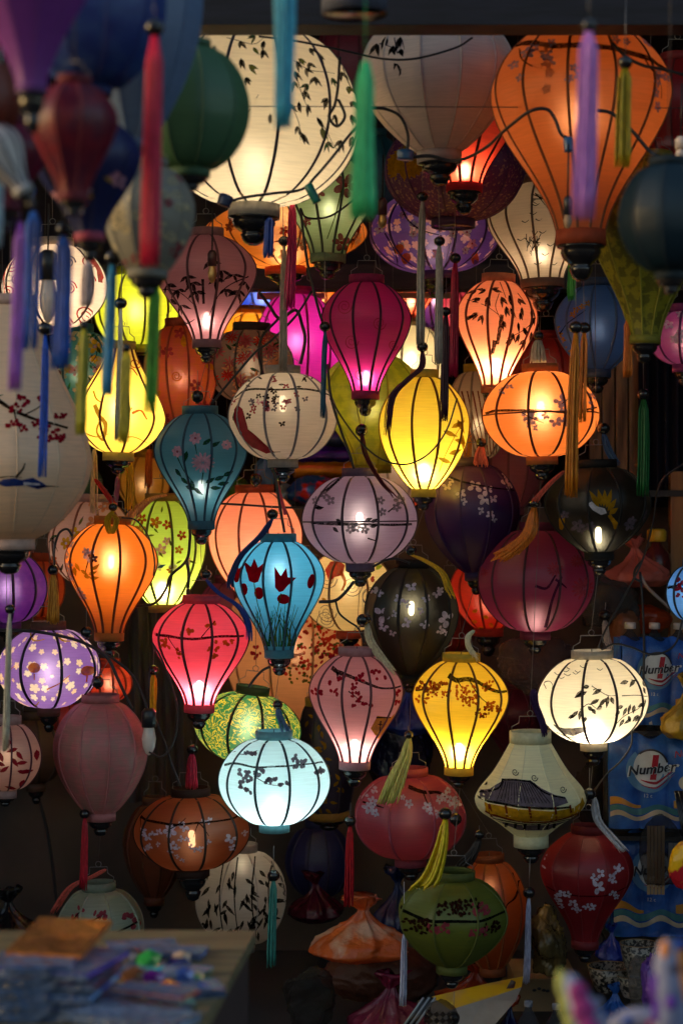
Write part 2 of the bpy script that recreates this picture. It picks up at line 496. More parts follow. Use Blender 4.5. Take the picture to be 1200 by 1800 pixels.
LANTERNS = []
LGROUP = 'silk lanterns hung in the shop'
def lantern(label, cx, top, bot, w, Y, shape, col, glow=0, bulb=.55, rt=.38, rb=.3, N=10, rib=.45, ribw=5., tilt=0, fin=34,
            decor=None, pattern=None, col2=None, trp=0., tint=(1., .74, .42), rot=.5, ch=14, collar=None, hang='auto',
            transl=None, wire=True, finw=.8, seam=0, lobe=.1):
    s = Y / F
    col = lin(col)
    R_, H = w / 2 * s, (bot - top) * s
    chm = ch * s
    f = profile(shape, rt, rb)
    root = empty('silk_lantern', at(cx, (top + bot) / 2, Y), label, 'lantern', LGROUP)
    if not tilt: tilt = 1.6 * math.sin(cx * 12.9 + top * 7.1)
    if tilt: root.rotation_euler = (0, math.radians(tilt), 0)
    zt, zb = H / 2 - chm, -H / 2 + chm
    lit = glow > 0
    if hang == 'rack': col = mulc(col, .85)
    elif glow < .3: col = mulc(col, 1.2)
    fm = fabric('silk', col, transl if transl is not None else (.65 if lit else .22), trp, pattern, lin(col2) if col2 else None, glow=lobe if lit else 0.)
    ph0 = rot * 2 * math.pi / N
    cN = math.cos(math.pi / N)
    def rad(th, v):
        p = ((th - ph0) / (2 * math.pi / N)) % 1.
        k = cN / math.cos((2 * p - 1) * math.pi / N)
        pk = noise.noise(Vector((th * 3.1, v * 5.5, cx * .37))) + .5 * noise.noise(Vector((th * 7, v * 14, cx * .11)))
        return R_ * f(v) * (.12 + .88 * k) * (1 + .02 * pk * math.sin(math.pi * p))
    # shade
    rows, sub = 40, 4
    mb = MB(); vs, fs = [], []
    M_ = N * sub
    for i in range(rows + 1):
        v = i / rows
        v = .5 - .5 * math.cos(math.pi * v) * (.6 + .4 * 1) if False else v
        z = zt + (zb - zt) * v
        for k in range(M_):
            th = ph0 + 2 * math.pi * k / M_
            r = rad(th, v)
            vs.append((r * math.sin(th), -r * math.cos(th), z))
    for i in range(rows):
        for k in range(M_):
            a, b = i * M_ + k, i * M_ + (k + 1) % M_
            fs.append((a, a + M_, b + M_, b))
    sh_ = mb.add(vs, fs).build('shade', fm, root)
    uvl = sh_.data.uv_layers.new(name='UVMap')
    uvs = []
    for i in range(rows):
        for k in range(M_):
            for (kk, ii) in ((k, i), (k, i + 1), (k + 1, i + 1), (k + 1, i)):
                uvs += [2 * math.pi * kk / M_ * w / 2, ii / rows * (bot - top)]
    uvl.data.foreach_set('uv', uvs)
    # ribs: one bamboo strip on each ridge
    rcol = mulc(col, rib) if not isinstance(rib, str) else lin(rib)
    rm = solid('rib_%s_%d' % (label[:20], cx), rcol, .7, nscale=40)
    mb = MB(); vs, fs = [], []
    hw, tk = ribw * .44 * s, (2.1 if ribw > 3.5 else .8) * s
    n = 30
    for i in range(n + 1):
        v = i / n; z = zt + (zb - zt) * v; r = R_ * f(v)
        for (dx, dr) in ((-hw, -tk), (hw, -tk), (hw * .7, tk * .7), (-hw * .7, tk * .7)):
            vs.append((dx, -(r + dr), z))
    for i in range(n):
        for k in range(4):
            a, b = i * 4 + k, i * 4 + (k + 1) % 4
            fs.append((a, a + 4, b + 4, b))
    me = mb.add(vs, fs).mesh('rib', rm)
    for k in range(N):
        o = link('rib', me, root)
        o.rotation_euler = (0, 0, ph0 + 2 * math.pi * k / N)
    if seam:   # a thin hoop round the widest part
        mb = MB(); v = seam; z = zt + (zb - zt) * v
        mb.tube([(rad(ph0 + 2 * math.pi * k / M_, v) * math.sin(ph0 + 2 * math.pi * k / M_), -rad(ph0 + 2 * math.pi * k / M_, v) * math.cos(ph0 + 2 * math.pi * k / M_), z) for k in range(M_ + 1)], 1.6 * s, 4)
        mb.build('hoop', rm, root)
    # collars
    cc = lin(collar) if collar else mulc(col, .62)
    cm = solid('collar_%s_%d' % (label[:20], cx), cc, .75, nscale=60, trans=.25 if lit else .0)
    for (rr, z0, z1) in ((rt, H / 2, zt - .5 * s), (rb, zb + .5 * s, -H / 2)):
        ro = R_ * rr + 1.4 * s
        MB().lathe([(ro - 2.4 * s, z0), (ro, z0), (ro, z1), (ro - 2.4 * s, z1), (ro - 2.4 * s, z0)], 24).build('collar', cm, root)
    # turned finial
    if fin:
        fr, h = R_ * rb * finw, fin * s
        pr = [(.0, .02), (1.2, .0), (1.22, -.06), (1.0, -.1), (1.04, -.2), (.93, -.36), (.62, -.52), (.5, -.58), (.62, -.62), (.56, -.74), (.42, -.92), (.2, -.99), (0, -1.)]
        MB().lathe([(r * fr, z * h) for r, z in pr], 18).build('finial', BLACK, root, (0, 0, -H / 2 + .3 * s))
    else:
        MB().lathe([(0, 0), (R_ * rb - 1.2 * s, 0), (R_ * rb - 1.2 * s, -2 * s), (0, -2 * s)], 16).build('base_disc', BLACK, root, (0, 0, -H / 2 + 3 * s))
    if lit:
        zb_ = zt + (zb - zt) * bulb
        br, bh = .06 * R_, .15 * R_
        mb = MB().lathe([(br * .5, bh), (br, bh * .7), (br, -bh * .7), (br * .5, -bh)], 7, capt=True, capb=True)
        mb.tube([(0, 0, bh), (0, 0, H / 2 - zb_ + 2 * s)], .9 * s, 4, 1)
        mb.build('bulb', [emit('bulb_glow', tint, 72. * glow), WIRE], root, (0, 0, zb_))
    if wire:
        a = R_ * rt * .92; q = 26 * s
        mb = MB().tube([(-a, 0, -2 * s), (-a, 0, q * .3), (-a * .62, 0, q * .55), (-a * .58, 0, q), (a * .58, 0, q), (a * .62, 0, q * .55), (a, 0, q * .3), (a, 0, -2 * s)], .8 * s, 4)
        mb.tube([(5 * s * math.sin(t), 0, q + 5 * s - 5 * s * math.cos(t)) for t in [k * math.pi / 5 for k in range(11)]], .7 * s, 4)
        mb.build('hanger', STEEL, root, (0, 0, H / 2))
    if decor:
        c0, q0 = math.cos(-math.radians(tilt)), math.sin(-math.radians(tilt))
        cyc = (top + bot) / 2
        def put(x, y, off):
            dx, dy = x - cx, y - cyc
            dx, dy = dx * c0 - dy * q0, dx * q0 + dy * c0
            z = -dy * s
            v = max(.005, min(.995, (zt - z) / (zt - zb)))
            z = zt + (zb - zt) * v
            u = dx * s / (R_ * f(v) * .985)
            th = math.asin(max(-.992, min(.992, u)))
            r = rad(th, v) + off
            return (r * math.sin(th), -r * math.cos(th), z)
        for q, (key, polys) in enumerate(decor.p.items()):
            vs, fs = [], []
            off = (1.0 + .15 * q) * s
            def tri(a, b, c, d=0):
                e = [(Vector(a) - Vector(b)).length, (Vector(b) - Vector(c)).length, (Vector(c) - Vector(a)).length]
                m = max(e)
                if m > 9 and d < 7:
                    i = e.index(m)
                    a, b, c = ((a, b, c), (b, c, a), (c, a, b))[i]
                    h = ((a[0] + b[0]) / 2, (a[1] + b[1]) / 2)
                    tri(a, h, c, d + 1); tri(h, b, c, d + 1)
                else:
                    k = len(vs)
                    vs.extend((put(*a, off), put(*b, off), put(*c, off))); fs.append((k, k + 1, k + 2))
            for pl in polys:
                mx = max(p[0] for p in pl)
                mx_, my_ = sum(p[0] for p in pl) / len(pl) - cx, sum(p[1] for p in pl) / len(pl) - cyc
                mx_, my_ = mx_ * c0 - my_ * q0, mx_ * q0 + my_ * c0
                if abs(mx_) > w / 2 * f(max(0., min(1., (zt + my_ * s) / (zt - zb)))) * 1.0: continue
                if len(pl) <= 4:
                    tri(pl[0], pl[1], pl[2])
                    if len(pl) == 4: tri(pl[0], pl[2], pl[3])
                else:
                    g = (sum(p[0] for p in pl) / len(pl), sum(p[1] for p in pl) / len(pl))
                    for i in range(len(pl)): tri(g, pl[i], pl[(i + 1) % len(pl)])
            if not vs: continue
            me = MB().add(vs, fs).mesh('painted_' + key, paint(key))
            nm = 'painted_pattern'
            o = link(nm, me, root); o['kind'] = 'stuff'
            o = link(nm, me, root); o['kind'] = 'stuff'; o.rotation_euler = (0, 0, math.pi)
    LANTERNS.append(dict(root=root, cx=cx, top=top, bot=bot + fin, Y=Y, s=s, w=w, H=H, hang=hang, wire=wire))
    return root

# ------------------------------------------------------------------ tassels
TGROUP = 'silk tassels hung among the lanterns'
_tm = {}
def tmat(c):
    if c not in _tm: _tm[c] = solid('tassel_' + c, mulc(lin(c), 1.7), .45, nscale=120, col2=mulc(lin(c), .8), trans=.2, scale=(4, 4, .4))
    return _tm[c]

def tassel(label, path, w0, w1, Y, col, bead=11, n=20, up=40, group=TGROUP, fray=10, knot=True, sd=None):
    """path: photo points from bead to tip; threads hang along it"""
    r = random.Random(sd if sd is not None else int(path[0][0] * 7 + path[0][1]))
    s = Y / F
    P0 = at(*path[0], Y)
    root = empty('tassel', P0, label, 'tassel', group)
    pts = [at(x, y, Y) - P0 for x, y in path]
    if len(pts) == 2: pts = [pts[0], pts[0].lerp(pts[1], .33), pts[0].lerp(pts[1], .66), pts[1]]
    pts = smooth_path(pts, 4)
    mb = MB()
    L = len(pts)
    tr = max(.8, .6 * max(w0, w1) / math.sqrt(n) ) * s * .62
    for k in range(n):
        a = r.uniform(0, 6.283); q = math.sqrt(r.random())
        ox, oy = q * math.cos(a), q * math.sin(a)
        end = L - 1 - r.random() * fray / 100 * L
        ph = r.uniform(0, 6)
        pp, rr = [], []
        for i in range(L):
            t = i / (L - 1)
            if i > end: break
            ww = (w0 + (w1 - w0) * t) / 2 * s * min(1, .35 + t * 6)
            pp.append(pts[i] + Vector((ox * ww + math.sin(ph + t * 7) * .4 * s, oy * ww * .7, 0)))
            rr.append(tr)
        pp.append(pts[min(L - 1, int(end) + 1)].copy() + Vector((ox * w1 / 2 * s, oy * w1 * .35 * s, r.uniform(-4, 2) * s)))
        rr.append(tr * .4)
        mb.tube(pp, rr, 3)
    mb.build('fringe', tmat(col), root)
    if bead:
        MB().ball((0, 0, 0), bead * s, 14, 9, sc=(1, 1, .92)).build('bead', BLACK, root, Vector((0, 0, bead * .8 * s)))
    if up:
        MB().tube([(0, 0, bead * s), (r.uniform(-2, 2) * s, 0, (bead + up) * s)], .7 * s, 4).build('cord', tmat(col) if bead == 0 else STEEL, root)
    return root

CGROUP = 'black cables strung between the lanterns'
def cable(label, pts, r=2.2, mat=None, cat='cable', group=CGROUP, name='electric_cable'):
    pp = smooth_path([at(*p) for p in pts], 6)
    Y = pts[0][2]
    c = pp[0].copy()
    o = MB().tube([p - c for p in pp], r * Y / F, 6).build(name, mat or WIRE, None, c)
    return tag(o, label, cat, group)
# ------------------------------------------------------------------ the setting
def st(o): return tag(o, kind='structure')
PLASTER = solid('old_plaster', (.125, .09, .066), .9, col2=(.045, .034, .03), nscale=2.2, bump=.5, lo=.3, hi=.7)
DARKWOOD = solid('dark_wood', (.03, .026, .03), .6, col2=(.012, .011, .014), nscale=7, scale=(1, 6, 6), bump=.3)
BROWNWOOD = solid('brown_wood', (.48, .26, .11), .6, col2=(.1, .05, .022), nscale=5, scale=(6, 6, .6), bump=.2)
HONEY = solid('honey_wood', (.42, .2, .055), .55, col2=(.26, .11, .03), nscale=6, scale=(6, 6, .5), bump=.2)
CONC = solid('concrete', (.05, .047, .05), .9, nscale=3, bump=.4)
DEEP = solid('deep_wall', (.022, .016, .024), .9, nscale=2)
CARD = solid('cardboard', (.3, .19, .1), .85, nscale=9, bump=.1)

def plane_box(name, x0, x1, y0, y1, z0, z1, mat, parent=None):
    c = Vector(((x0 + x1) / 2, (y0 + y1) / 2, (z0 + z1) / 2))
    return MB().box((0, 0, 0), (x1 - x0, y1 - y0, z1 - z0)).build(name, mat, parent, c)

st(plane_box('ground', -30, 30, -30, 30, -.2, 0, CONC))
# shop shell: open towards the street
st(plane_box('roof', -3.0, 3.0, 4.3, 10.2, 3.55, 3.65, DARKWOOD))
st(plane_box('side_wall', -3.1, -3.0, 4.3, 10.2, 0.004, 3.55, PLASTER))
st(plane_box('side_wall', 3.0, 3.1, 4.3, 10.2, 0.004, 3.55, PLASTER))
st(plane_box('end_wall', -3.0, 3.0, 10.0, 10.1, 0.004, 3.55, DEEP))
YW = 7.1
def zz(y, Y): return CZ - (y - CY) / F * Y
def xx(x, Y): return (x - CX) / F * Y
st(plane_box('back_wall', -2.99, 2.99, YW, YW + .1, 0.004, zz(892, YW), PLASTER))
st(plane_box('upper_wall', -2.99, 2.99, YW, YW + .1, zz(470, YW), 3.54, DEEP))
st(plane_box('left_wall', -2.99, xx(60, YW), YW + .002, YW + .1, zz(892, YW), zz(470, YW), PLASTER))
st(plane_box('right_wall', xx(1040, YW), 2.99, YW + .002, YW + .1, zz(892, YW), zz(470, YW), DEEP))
st(plane_box('cross_beam', -2.98, 2.98, YW - .12, YW - .002, zz(514, YW), zz(472, YW), DARKWOOD))
PINKTRIM = solid('pink_trim', (.45, .13, .17), .6)
st(plane_box('opening_trim', xx(452, YW), xx(570, YW), YW - .03, YW - .004, zz(527, YW), zz(516, YW), PINKTRIM))
st(plane_box('opening_trim', xx(690, YW), xx(800, YW), YW - .03, YW - .004, zz(525, YW), zz(516, YW), solid('drab_trim', (.3, .22, .12), .7)))
# front eave beam
YB = 4.42
ZB = zz(62, YB + .1)
bm = plane_box('front_beam', -2.6, 2.6, YB, YB + .1, ZB, ZB + .22, solid('navy_wood', (.01, .011, .024), .7, col2=(.005, .006, .013), nscale=7, scale=(1, 6, 6), bump=.3))
st(bm)
for sx in (-1, 1):
    st(plane_box('eave_post', sx * 2.6 - .08, sx * 2.6 + .08, YB, YB + .1, .004, ZB + .22, DARKWOOD))
# bamboo rails overhead, one for each depth of lanterns
BAMBOO = solid('bamboo', (.3, .2, .08), .5, nscale=6)
RAILZ = 3.34
for Y, w_ in zip((4.9, 5.4, 5.85, 6.3, 6.75), ('first', 'second', 'third', 'fourth', 'fifth')):
    o = MB().tube([(x / 4, 0, .004 * math.sin(x * 2.1)) for x in range(-11, 12)], .018, 8).build('bamboo_rail', BAMBOO, None, (0, Y, RAILZ))
    tag(o, 'bamboo pole under the roof, the %s counted from the street' % w_, 'pole', 'bamboo poles under the roof')
for Y, w_ in zip((2.85, 3.3, 3.95), ('farthest from the shop', 'in the middle', 'nearest the shop')):
    r = empty('display_rack', (0, Y, 0), 'bamboo street rack with posts and a rail, the one %s' % w_, 'rack', 'bamboo racks at the street')
    MB().tube([(-1.7, 0, 2.95), (1.7, 0, 2.95)], .02, 8).build('rail', BAMBOO, r)
    for sx in (-1, 1): MB().tube([(sx * 1.66, .03, .002), (sx * 1.66, .03, 3.05)], .024, 8).build('post', BAMBOO, r)
# inner-room shelf, curtain, panelling
ish = plane_box('wall_shelf', xx(380, 7.4), xx(1030, 7.4), 7.2, 7.75, zz(890, 7.4) - .03, zz(890, 7.4), DARKWOOD)
tag(ish, 'dark wooden shelf inside the opening carrying rolls and shiny packets', 'shelf')
pan = empty('plank_panel', at(1080, 735, 6.98), 'warm brown plank panel right of the round orange lantern', 'panel')
for i in range(4):
    w = (xx(1122, 6.98) - xx(1030, 6.98)) / 4
    MB().box((0, 0, 0), (w - .006, .02, .62)).build('plank', BROWNWOOD, pan, (-1.5 * w + i * w, .004 * (i % 2), -.02))
CURT = solid('navy_curtain', (.012, .015, .035), .9, nscale=6)
mb = MB(); vs, fs = [], []
n = 48
for i in range(n + 1):
    x = xx(1120, 6.95) + (xx(1240, 6.95) - xx(1120, 6.95)) * i / n
    d = .03 * math.sin(i * .9) + .012 * math.sin(i * 2.3)
    for z in (zz(880, 6.95), zz(740, 6.95), zz(560, 6.95)): vs.append((x, 6.94 + d, z))
for i in range(n):
    for k in range(2): fs.append((i * 3 + k, i * 3 + 3 + k, i * 3 + 4 + k, i * 3 + 1 + k))
tag(mb.add(vs, fs).build('curtain', CURT), 'dark navy curtain hanging behind the green tassel at right', 'curtain')
rs = empty('wall_rack', at(1190, 990, 6.75), 'honey coloured wooden shelf post with dark shelves at the right edge', 'rack')
P0 = at(1190, 990, 6.75)
MB().box((0, 0, 0), (.045, .05, 1.5)).build('post', HONEY, rs, at(1187, 1210, 6.75) - P0)
MB().box((0, 0, 0), (.06, .09, 1.49)).build('post', BROWNWOOD, rs, at(1216, 1210, 6.79) - P0)
for y, x0 in ((868, 1130), (1022, 1100)):
    MB().box((0, 0, 0), (.55, .3, .022)).build('shelf_board', DARKWOOD, rs, at(x0, y, 6.85) + Vector((.27, .02, 0)) - P0)

# ------------------------------------------------------------------ lanterns
D = Decor
# --- street-side lanterns, unlit, out of focus
lantern('large purple unlit silk lantern cut off at the top left corner', 52, -230, 165, 262, 2.6, 'drop', '8a3fa0', rb=.2, fin=70, ribw=3, rib=.8, hang='rack')
lantern('deep blue unlit lantern behind the purple one at top left', 166, -150, 168, 250, 3.0, 'round', '27408f', rt=.3, rb=.28, fin=36, rib=.8, pattern='marble', col2='34508f', hang='rack')
lantern('big slate blue unlit lantern behind the crimson tassel', 242, -190, 262, 226, 3.25, 'urn', '6d86ad', rb=.24, fin=0, rib=.85, hang='rack')
lantern('dark green round unlit lantern beside the big cream lantern', 332, 72, 312, 212, 3.5, 'round', '4f7a58', rt=.36, rb=.34, fin=26, rib=.8, hang='rack')
lantern('dark red unlit lantern below the deep blue one', 130, 135, 355, 152, 2.75, 'drop', '86182e', rb=.34, fin=26, rib=.8, pattern='marble', col2='5e1230', hang='rack')
lantern('navy lantern printed with pink flowers and a pink bottom collar', 155, 196, 425, 186, 3.05, 'drop', '1f2a66', rb=.27, fin=36, rib=.8, collar='a4405a', hang='rack',
        decor=D(3).scatter(95, 290, 215, 390, 16, [lambda d, x, y: d.fl(x, y, 13, 'pink'), lambda d, x, y: d.fl(x, y, 10, 'white', cc='yellow'), lambda d, x, y: d.leaf(x, y, 16, 7, x, 'yellow')]))
lantern('grey beige brocade lantern hanging left of the mauve one', 262, 280, 490, 158, 3.4, 'urn', '9b988c', rb=.44, fin=34, rib=.85, decor=D(7).scatter(195, 300, 330, 470, 46, [lambda d, x, y: d.spiral(x, y, 9, 3.5, 'cream', 1.4), lambda d, x, y: d.leaf(x, y, 18, 7, x * 9, 'cream'), lambda d, x, y: d.fl(x, y, 9, 'rose')]), hang='rack')
lantern('rust brown unlit lantern at the far left edge', -28, 95, 262, 128, 2.8, 'round', '8a4a38', fin=20, rib=.8, hang='rack')
lantern('wine coloured unlit lantern at the left edge under the purple one', 14, 205, 372, 140, 2.95, 'drop', '7a1f40', rb=.34, fin=36, rib=.8, hang='rack')
lantern('small tilted white lantern with dark ribs at the left edge', 6, 205, 352, 92, 2.65, 'drop', 'd8d4d4', rb=.36, fin=30, tilt=-32, rib='2a2440', hang='rack', wire=False)
lantern('small crimson lantern at the left edge above the white swirl lantern', -6, 300, 402, 84, 3.2, 'round', '8f2038', fin=36, rib=.7, hang='rack')
lantern('grey unlit lantern whose bottom collar hangs over the front beam', 622, -250, 26, 300, 3.7, 'round', '59607a', rt=.36, rb=.38, fin=0, rib=.8, ch=40, hang='rack')
lantern('dark teal round unlit lantern at the right edge', 1176, 278, 492, 178, 3.35, 'round', '12303e', fin=26, rib=.8, hang='rack')
lantern('olive yellow brocade lantern below the big orange lantern', 1136, 268, 605, 206, 5.0, 'drop', '8a8420', rb=.26, fin=34, rib=.85, pattern='brocade', col2='6a661a')
# --- top row
b = D(21)
for (x, y, a) in ((430, 105, 80), (452, 118, 60), (385, 110, 100), (470, 105, 95), (528, 135, 40), (545, 110, 50), (560, 120, 60), (432, 140, 70), (445, 152, 50), (525, 140, 70), (545, 140, 60), (522, 160, 60), (540, 152, 50),
                  (521, 178, 75), (538, 192, 60), (530, 212, 80), (545, 215, 70), (480, 236, 80), (515, 218, 70), (527, 252, 85), (535, 262, 60), (559, 235, 55), (566, 250, 70), (600, 140, 60), (612, 165, 70), (618, 215, 80), (618, 250, 90), (575, 200, 110)):
    b.bamboo(x, y, 1.05, 'ink' if (x + y) % 3 else 'olive', 2, a, 25)
for (x, y, a) in ((455, 95, 150), (500, 112, 30), (468, 122, 80), (415, 150, 110), (440, 175, 60), (505, 150, 70), (556, 165, 80), (585, 160, 60), (590, 225, 100), (575, 270, 70), (600, 262, 110), (545, 180, 120), (500, 200, 100), (620, 190, 80)):
    b.bamboo(x, y, .95, 'leaf' if x % 2 else 'ink', 3, a, 40)
for p in ([(400, 95), (450, 112), (470, 98)], [(520, 140), (550, 155), (590, 150)], [(522, 160), (535, 200), (548, 225)], [(437, 250), (462, 205)], [(515, 215), (530, 250), (532, 275)], [(560, 235), (580, 265), (595, 280)], [(600, 130), (612, 160), (628, 190)]): b.line(p, 1.6, .9, 'ink')
lantern('large glowing cream lantern painted with bamboo leaves at the top', 450, 42, 382, 370, 5.05, 'round', 'f5e6c8', .62, .7, rt=.42, rb=.24, N=12, rib='4a4652', ribw=6.5, lobe=.02, fin=50, finw=.85, decor=b, trp=0, collar='b9b2a8', tint=(1, .85, .62), ch=22)
b = D(22)
for p in ([(665, 95), (690, 110)], [(690, 90), (695, 125), (706, 148)], [(712, 75), (714, 92)], [(702, 95), (706, 115)]): b.line(p, 2, 1, 'grey')
for (x, y) in ((660, 92), (676, 85), (688, 105), (700, 112), (695, 125), (706, 138), (700, 90)): b.bamboo(x, y, 1.2, 'ink', 2, 95, 30)
lantern('large grey white unlit lantern between the cream and orange ones', 768, 0, 287, 272, 5.1, 'urn', 'd8c8c0', 0, rt=.34, rb=.28, N=12, rib=.78, fin=40, decor=b, collar='a59a98', ch=20)
b = D(23)
b.line([(893, 80), (925, 95), (960, 110), (1010, 113), (1060, 118), (1120, 128), (1175, 138)], 13, 9, 'black')
b.line([(905, 100), (908, 125), (925, 145), (940, 150)], 3, 1.5, 'black'); b.line([(1110, 122), (1125, 148), (1145, 162), (1150, 190)], 4, 1.5, 'black'); b.line([(960, 112), (945, 125)], 3, 1, 'black')
for (x, y, r) in ((885, 95, 12), (875, 108, 10), (918, 115, 13), (928, 108, 10), (945, 122, 12), (948, 140, 13), (950, 160, 9), (895, 132, 10), (905, 160, 8), (945, 185, 9), (990, 154, 8), (998, 168, 9), (982, 172, 8), (1142, 150, 13), (1138, 165, 11), (1160, 150, 9), (1135, 185, 9), (1142, 205, 9), (1065, 98, 10), (1085, 100, 8), (1130, 85, 11), (955, 102, 9)): b.fl(x, y, r, 'mauve')
lantern('large glowing orange lantern painted with a dark blossom branch', 1020, 18, 432, 318, 4.82, 'drop', 'e8834a', .32, .42, rt=.36, rb=.27, N=12, rib=.3, ribw=6, fin=62, decor=b, trp=.015, collar='a8431f', tint=(1, .68, .3), ch=26)
lantern('dark red unlit lantern behind the big orange lantern', 1188, 95, 345, 150, 5.5, 'drop', '8c1a1c', 0, fin=30)
lantern('wide plum lantern with a gold printed rosette', 798, 200, 400, 250, 5.75, 'round', '552a52', 0, rt=.3, rb=.3, N=12, pattern='speck', col2='9a7a66', rib=.7, fin=0,
        decor=(lambda d: [d.daisy(712, 300, r, 'ochre', n, ring=False) for r, n in ((36, 26), (25, 20), (15, 14))] and d)(D(24)))
lantern('glowing salmon red lantern tucked under the grey white one', 818, 130, 338, 172, 5.55, 'drop', 'f0553c', 1.3, .86, rb=.36, fin=40, rib='5c1a18', ribw=6, collar='b0222e', tint=(1, .62, .38))
d = D(25)
for _ in range(20):
    x, y = d.r.uniform(665, 862), d.r.uniform(385, 475)
    d.fl(x, y, d.r.uniform(6, 10), d.r.choice(('pink', 'white', 'lilac', 'pink')), cc='crimson')
for (x, y) in ((700, 448), (712, 462), (830, 460)): d.ell(x, y, 8, 8, 0, 'orange')
d.line([(700, 370), (712, 400), (735, 420), (770, 430)], 3, 1.5, 'black'); d.line([(675, 420), (690, 445), (700, 470)], 2.5, 1.5, 'black')
lantern('violet lantern printed with pink blossoms below the plum one', 765, 325, 492, 236, 6.3, 'round', '6a4496', .3, .6, rt=.3, rb=.27, N=12, rib=.5, lobe=0.05, fin=32, decor=d, pattern='flowers', col2='e8b8c0', tint=(1, .75, .55))
d = D(26)
for _ in range(26): d.leaf(d.r.uniform(375, 630), d.r.uniform(400, 462), 22, 3, d.r.uniform(0, 180), 'brick')
for _ in range(12): d.fl(d.r.uniform(375, 630), d.r.uniform(400, 462), 9, d.r.choice(('brick', 'cream', 'red')))
lantern('wide flat orange lantern with rust line flowers behind the cream one', 500, 340, 484, 290, 6.35, 'saucer', 'd98432', .55, .6, rt=.3, rb=.24, N=14, rib='7a3a18', ribw=4, collar='c64a28', fin=24, decor=d, tint=(1, .72, .35))
d = D(27)
for (x, y, r) in ((607, 338, 22), (600, 430, 16), (560, 350, 12), (540, 395, 9)): d.fl(x, y, r, 'rose', cc='crimson')
d.line([(600, 345), (590, 385), (575, 425)], 2.5, 1.5, 'olive')
lantern('pale green lantern with red flowers under the cream lantern', 578, 265, 462, 158, 5.9, 'drop', 'b9cf9a', .3, .5, rb=.38, rib='4f5a48', ribw=5.5, fin=30, decor=d, tint=(1, .85, .55))
d = D(28)
for (x, y) in ((928, 390), (938, 400), (915, 402), (932, 375), (945, 420), (952, 455), (960, 440), (910, 430), (968, 470), (940, 470)): d.line([(x - 6, y - 2), (x, y + 1), (x + 6, y - 3)], 1.8, 1, 'ink', 2)
for _ in range(18): d.line([(922 + d.r.uniform(-6, 22), 420 + d.r.uniform(-5, 25)), (924 + d.r.uniform(-8, 20), 440 + d.r.uniform(-5, 26))], 1.6, .8, 'ink')
for _ in range(9): d.line([(925 + d.r.uniform(-4, 14), 355 + d.r.uniform(-4, 16)), (935 + d.r.uniform(-4, 20), 362 + d.r.uniform(-4, 18))], 1.8, .8, 'ink')
lantern('dim ivory lantern with ink birds left of the big orange tip', 950, 310, 506, 188, 6.0, 'drop', 'd8c8ae', .28, .7, rb=.4, N=12, rib='7d6a58', ribw=5, fin=42, decor=d, tint=(1, .75, .5), collar='8a6a5c')
d = D(29)
for (x, y) in ((300, 505), (318, 515), (335, 495), (350, 520), (322, 540), (345, 505), (300, 528), (385, 500), (400, 515), (415, 490), (420, 515), (435, 500), (440, 525), (395, 485), (375, 470)): d.bamboo(x, y, 1.0, 'ink', 3, 80, 90)
d.line([(285, 510), (320, 520), (350, 545)], 1.8, 1, 'ink'); d.line([(440, 490), (405, 510), (385, 530), (370, 560)], 2, 1, 'ink'); d.line([(318, 560), (330, 570), (345, 565)], 4, 1, 'ink'); d.line([(362, 500), (362, 540)], 5, 4, 'ink')
lantern('mauve pink lantern with ink bamboo leaves and a small lit bulb', 363, 402, 612, 176, 5.75, 'drop', 'c08a92', .42, .8, rt=.34, rb=.28, N=10, rib='6a4048', ribw=5.5, fin=26, decor=d, trp=.02, tint=(1, .7, .55))
d = D(30)
for (x, y, r) in ((30, 470, 16), (25, 520, 14), (45, 545, 12), (130, 470, 13), (135, 515, 12), (165, 465, 15), (155, 560, 16), (60, 455, 13), (120, 570, 12), (40, 500, 10), (165, 500, 10)): d.spiral(x, y, r, 2.6, d.r.choice(('red', 'crimson', 'red', 'grey')), 2.2, d.r.choice((1, -1)))
d.line([(160, 455), (178, 475), (182, 500)], 12, 6, 'red'); d.line([(10, 475), (14, 510), (10, 530)], 9, 4, 'red')
lantern('glowing white lantern with red cloud swirls behind blue tassels', 96, 420, 590, 186, 5.95, 'round', 'f2e0cc', 1.15, .55, rb=.28, rib='5a3428', ribw=5, decor=d, fin=28, tint=(1, .83, .62), trp=0)
lantern('glowing yellow green lantern above the koi lantern', 240, 470, 622, 148, 6.75, 'round', 'dbe03c', 1.3, .5, rt=.45, rb=.42, rib='77701a', lobe=0.035, fin=0, tint=(1, .9, .5))
# --- second row
d = D(31)
d.line([(175, 715), (185, 735), (195, 750), (188, 775), (178, 762), (185, 745)], 9, 3, 'ochre'); d.spiral(225, 720, 14, 3, 'orange', 1.6); d.line([(240, 730), (255, 725), (265, 740)], 5, 2, 'orange')
d.line([(222, 655), (235, 650), (245, 662)], 3, 1.5, 'red'); d.spiral(240, 640, 10, 2, 'red', 1.5); d.line([(170, 690), (178, 705), (190, 712)], 4, 2, 'ochre'); d.line([(150, 760), (175, 770), (200, 765)], 2.5, 1, 'ochre'); d.line([(215, 775), (240, 770), (262, 780)], 2.5, 1, 'ochre')
lantern('glowing yellow pear shaped lantern painted with a koi fish', 211, 600, 810, 162, 5.9, 'pear', 'f4da70', 2.3, .6, rt=.3, rb=.33, rib='6e2c12', ribw=5, lobe=0.05, fin=24, decor=d, tint=(1, .78, .36), trp=0)
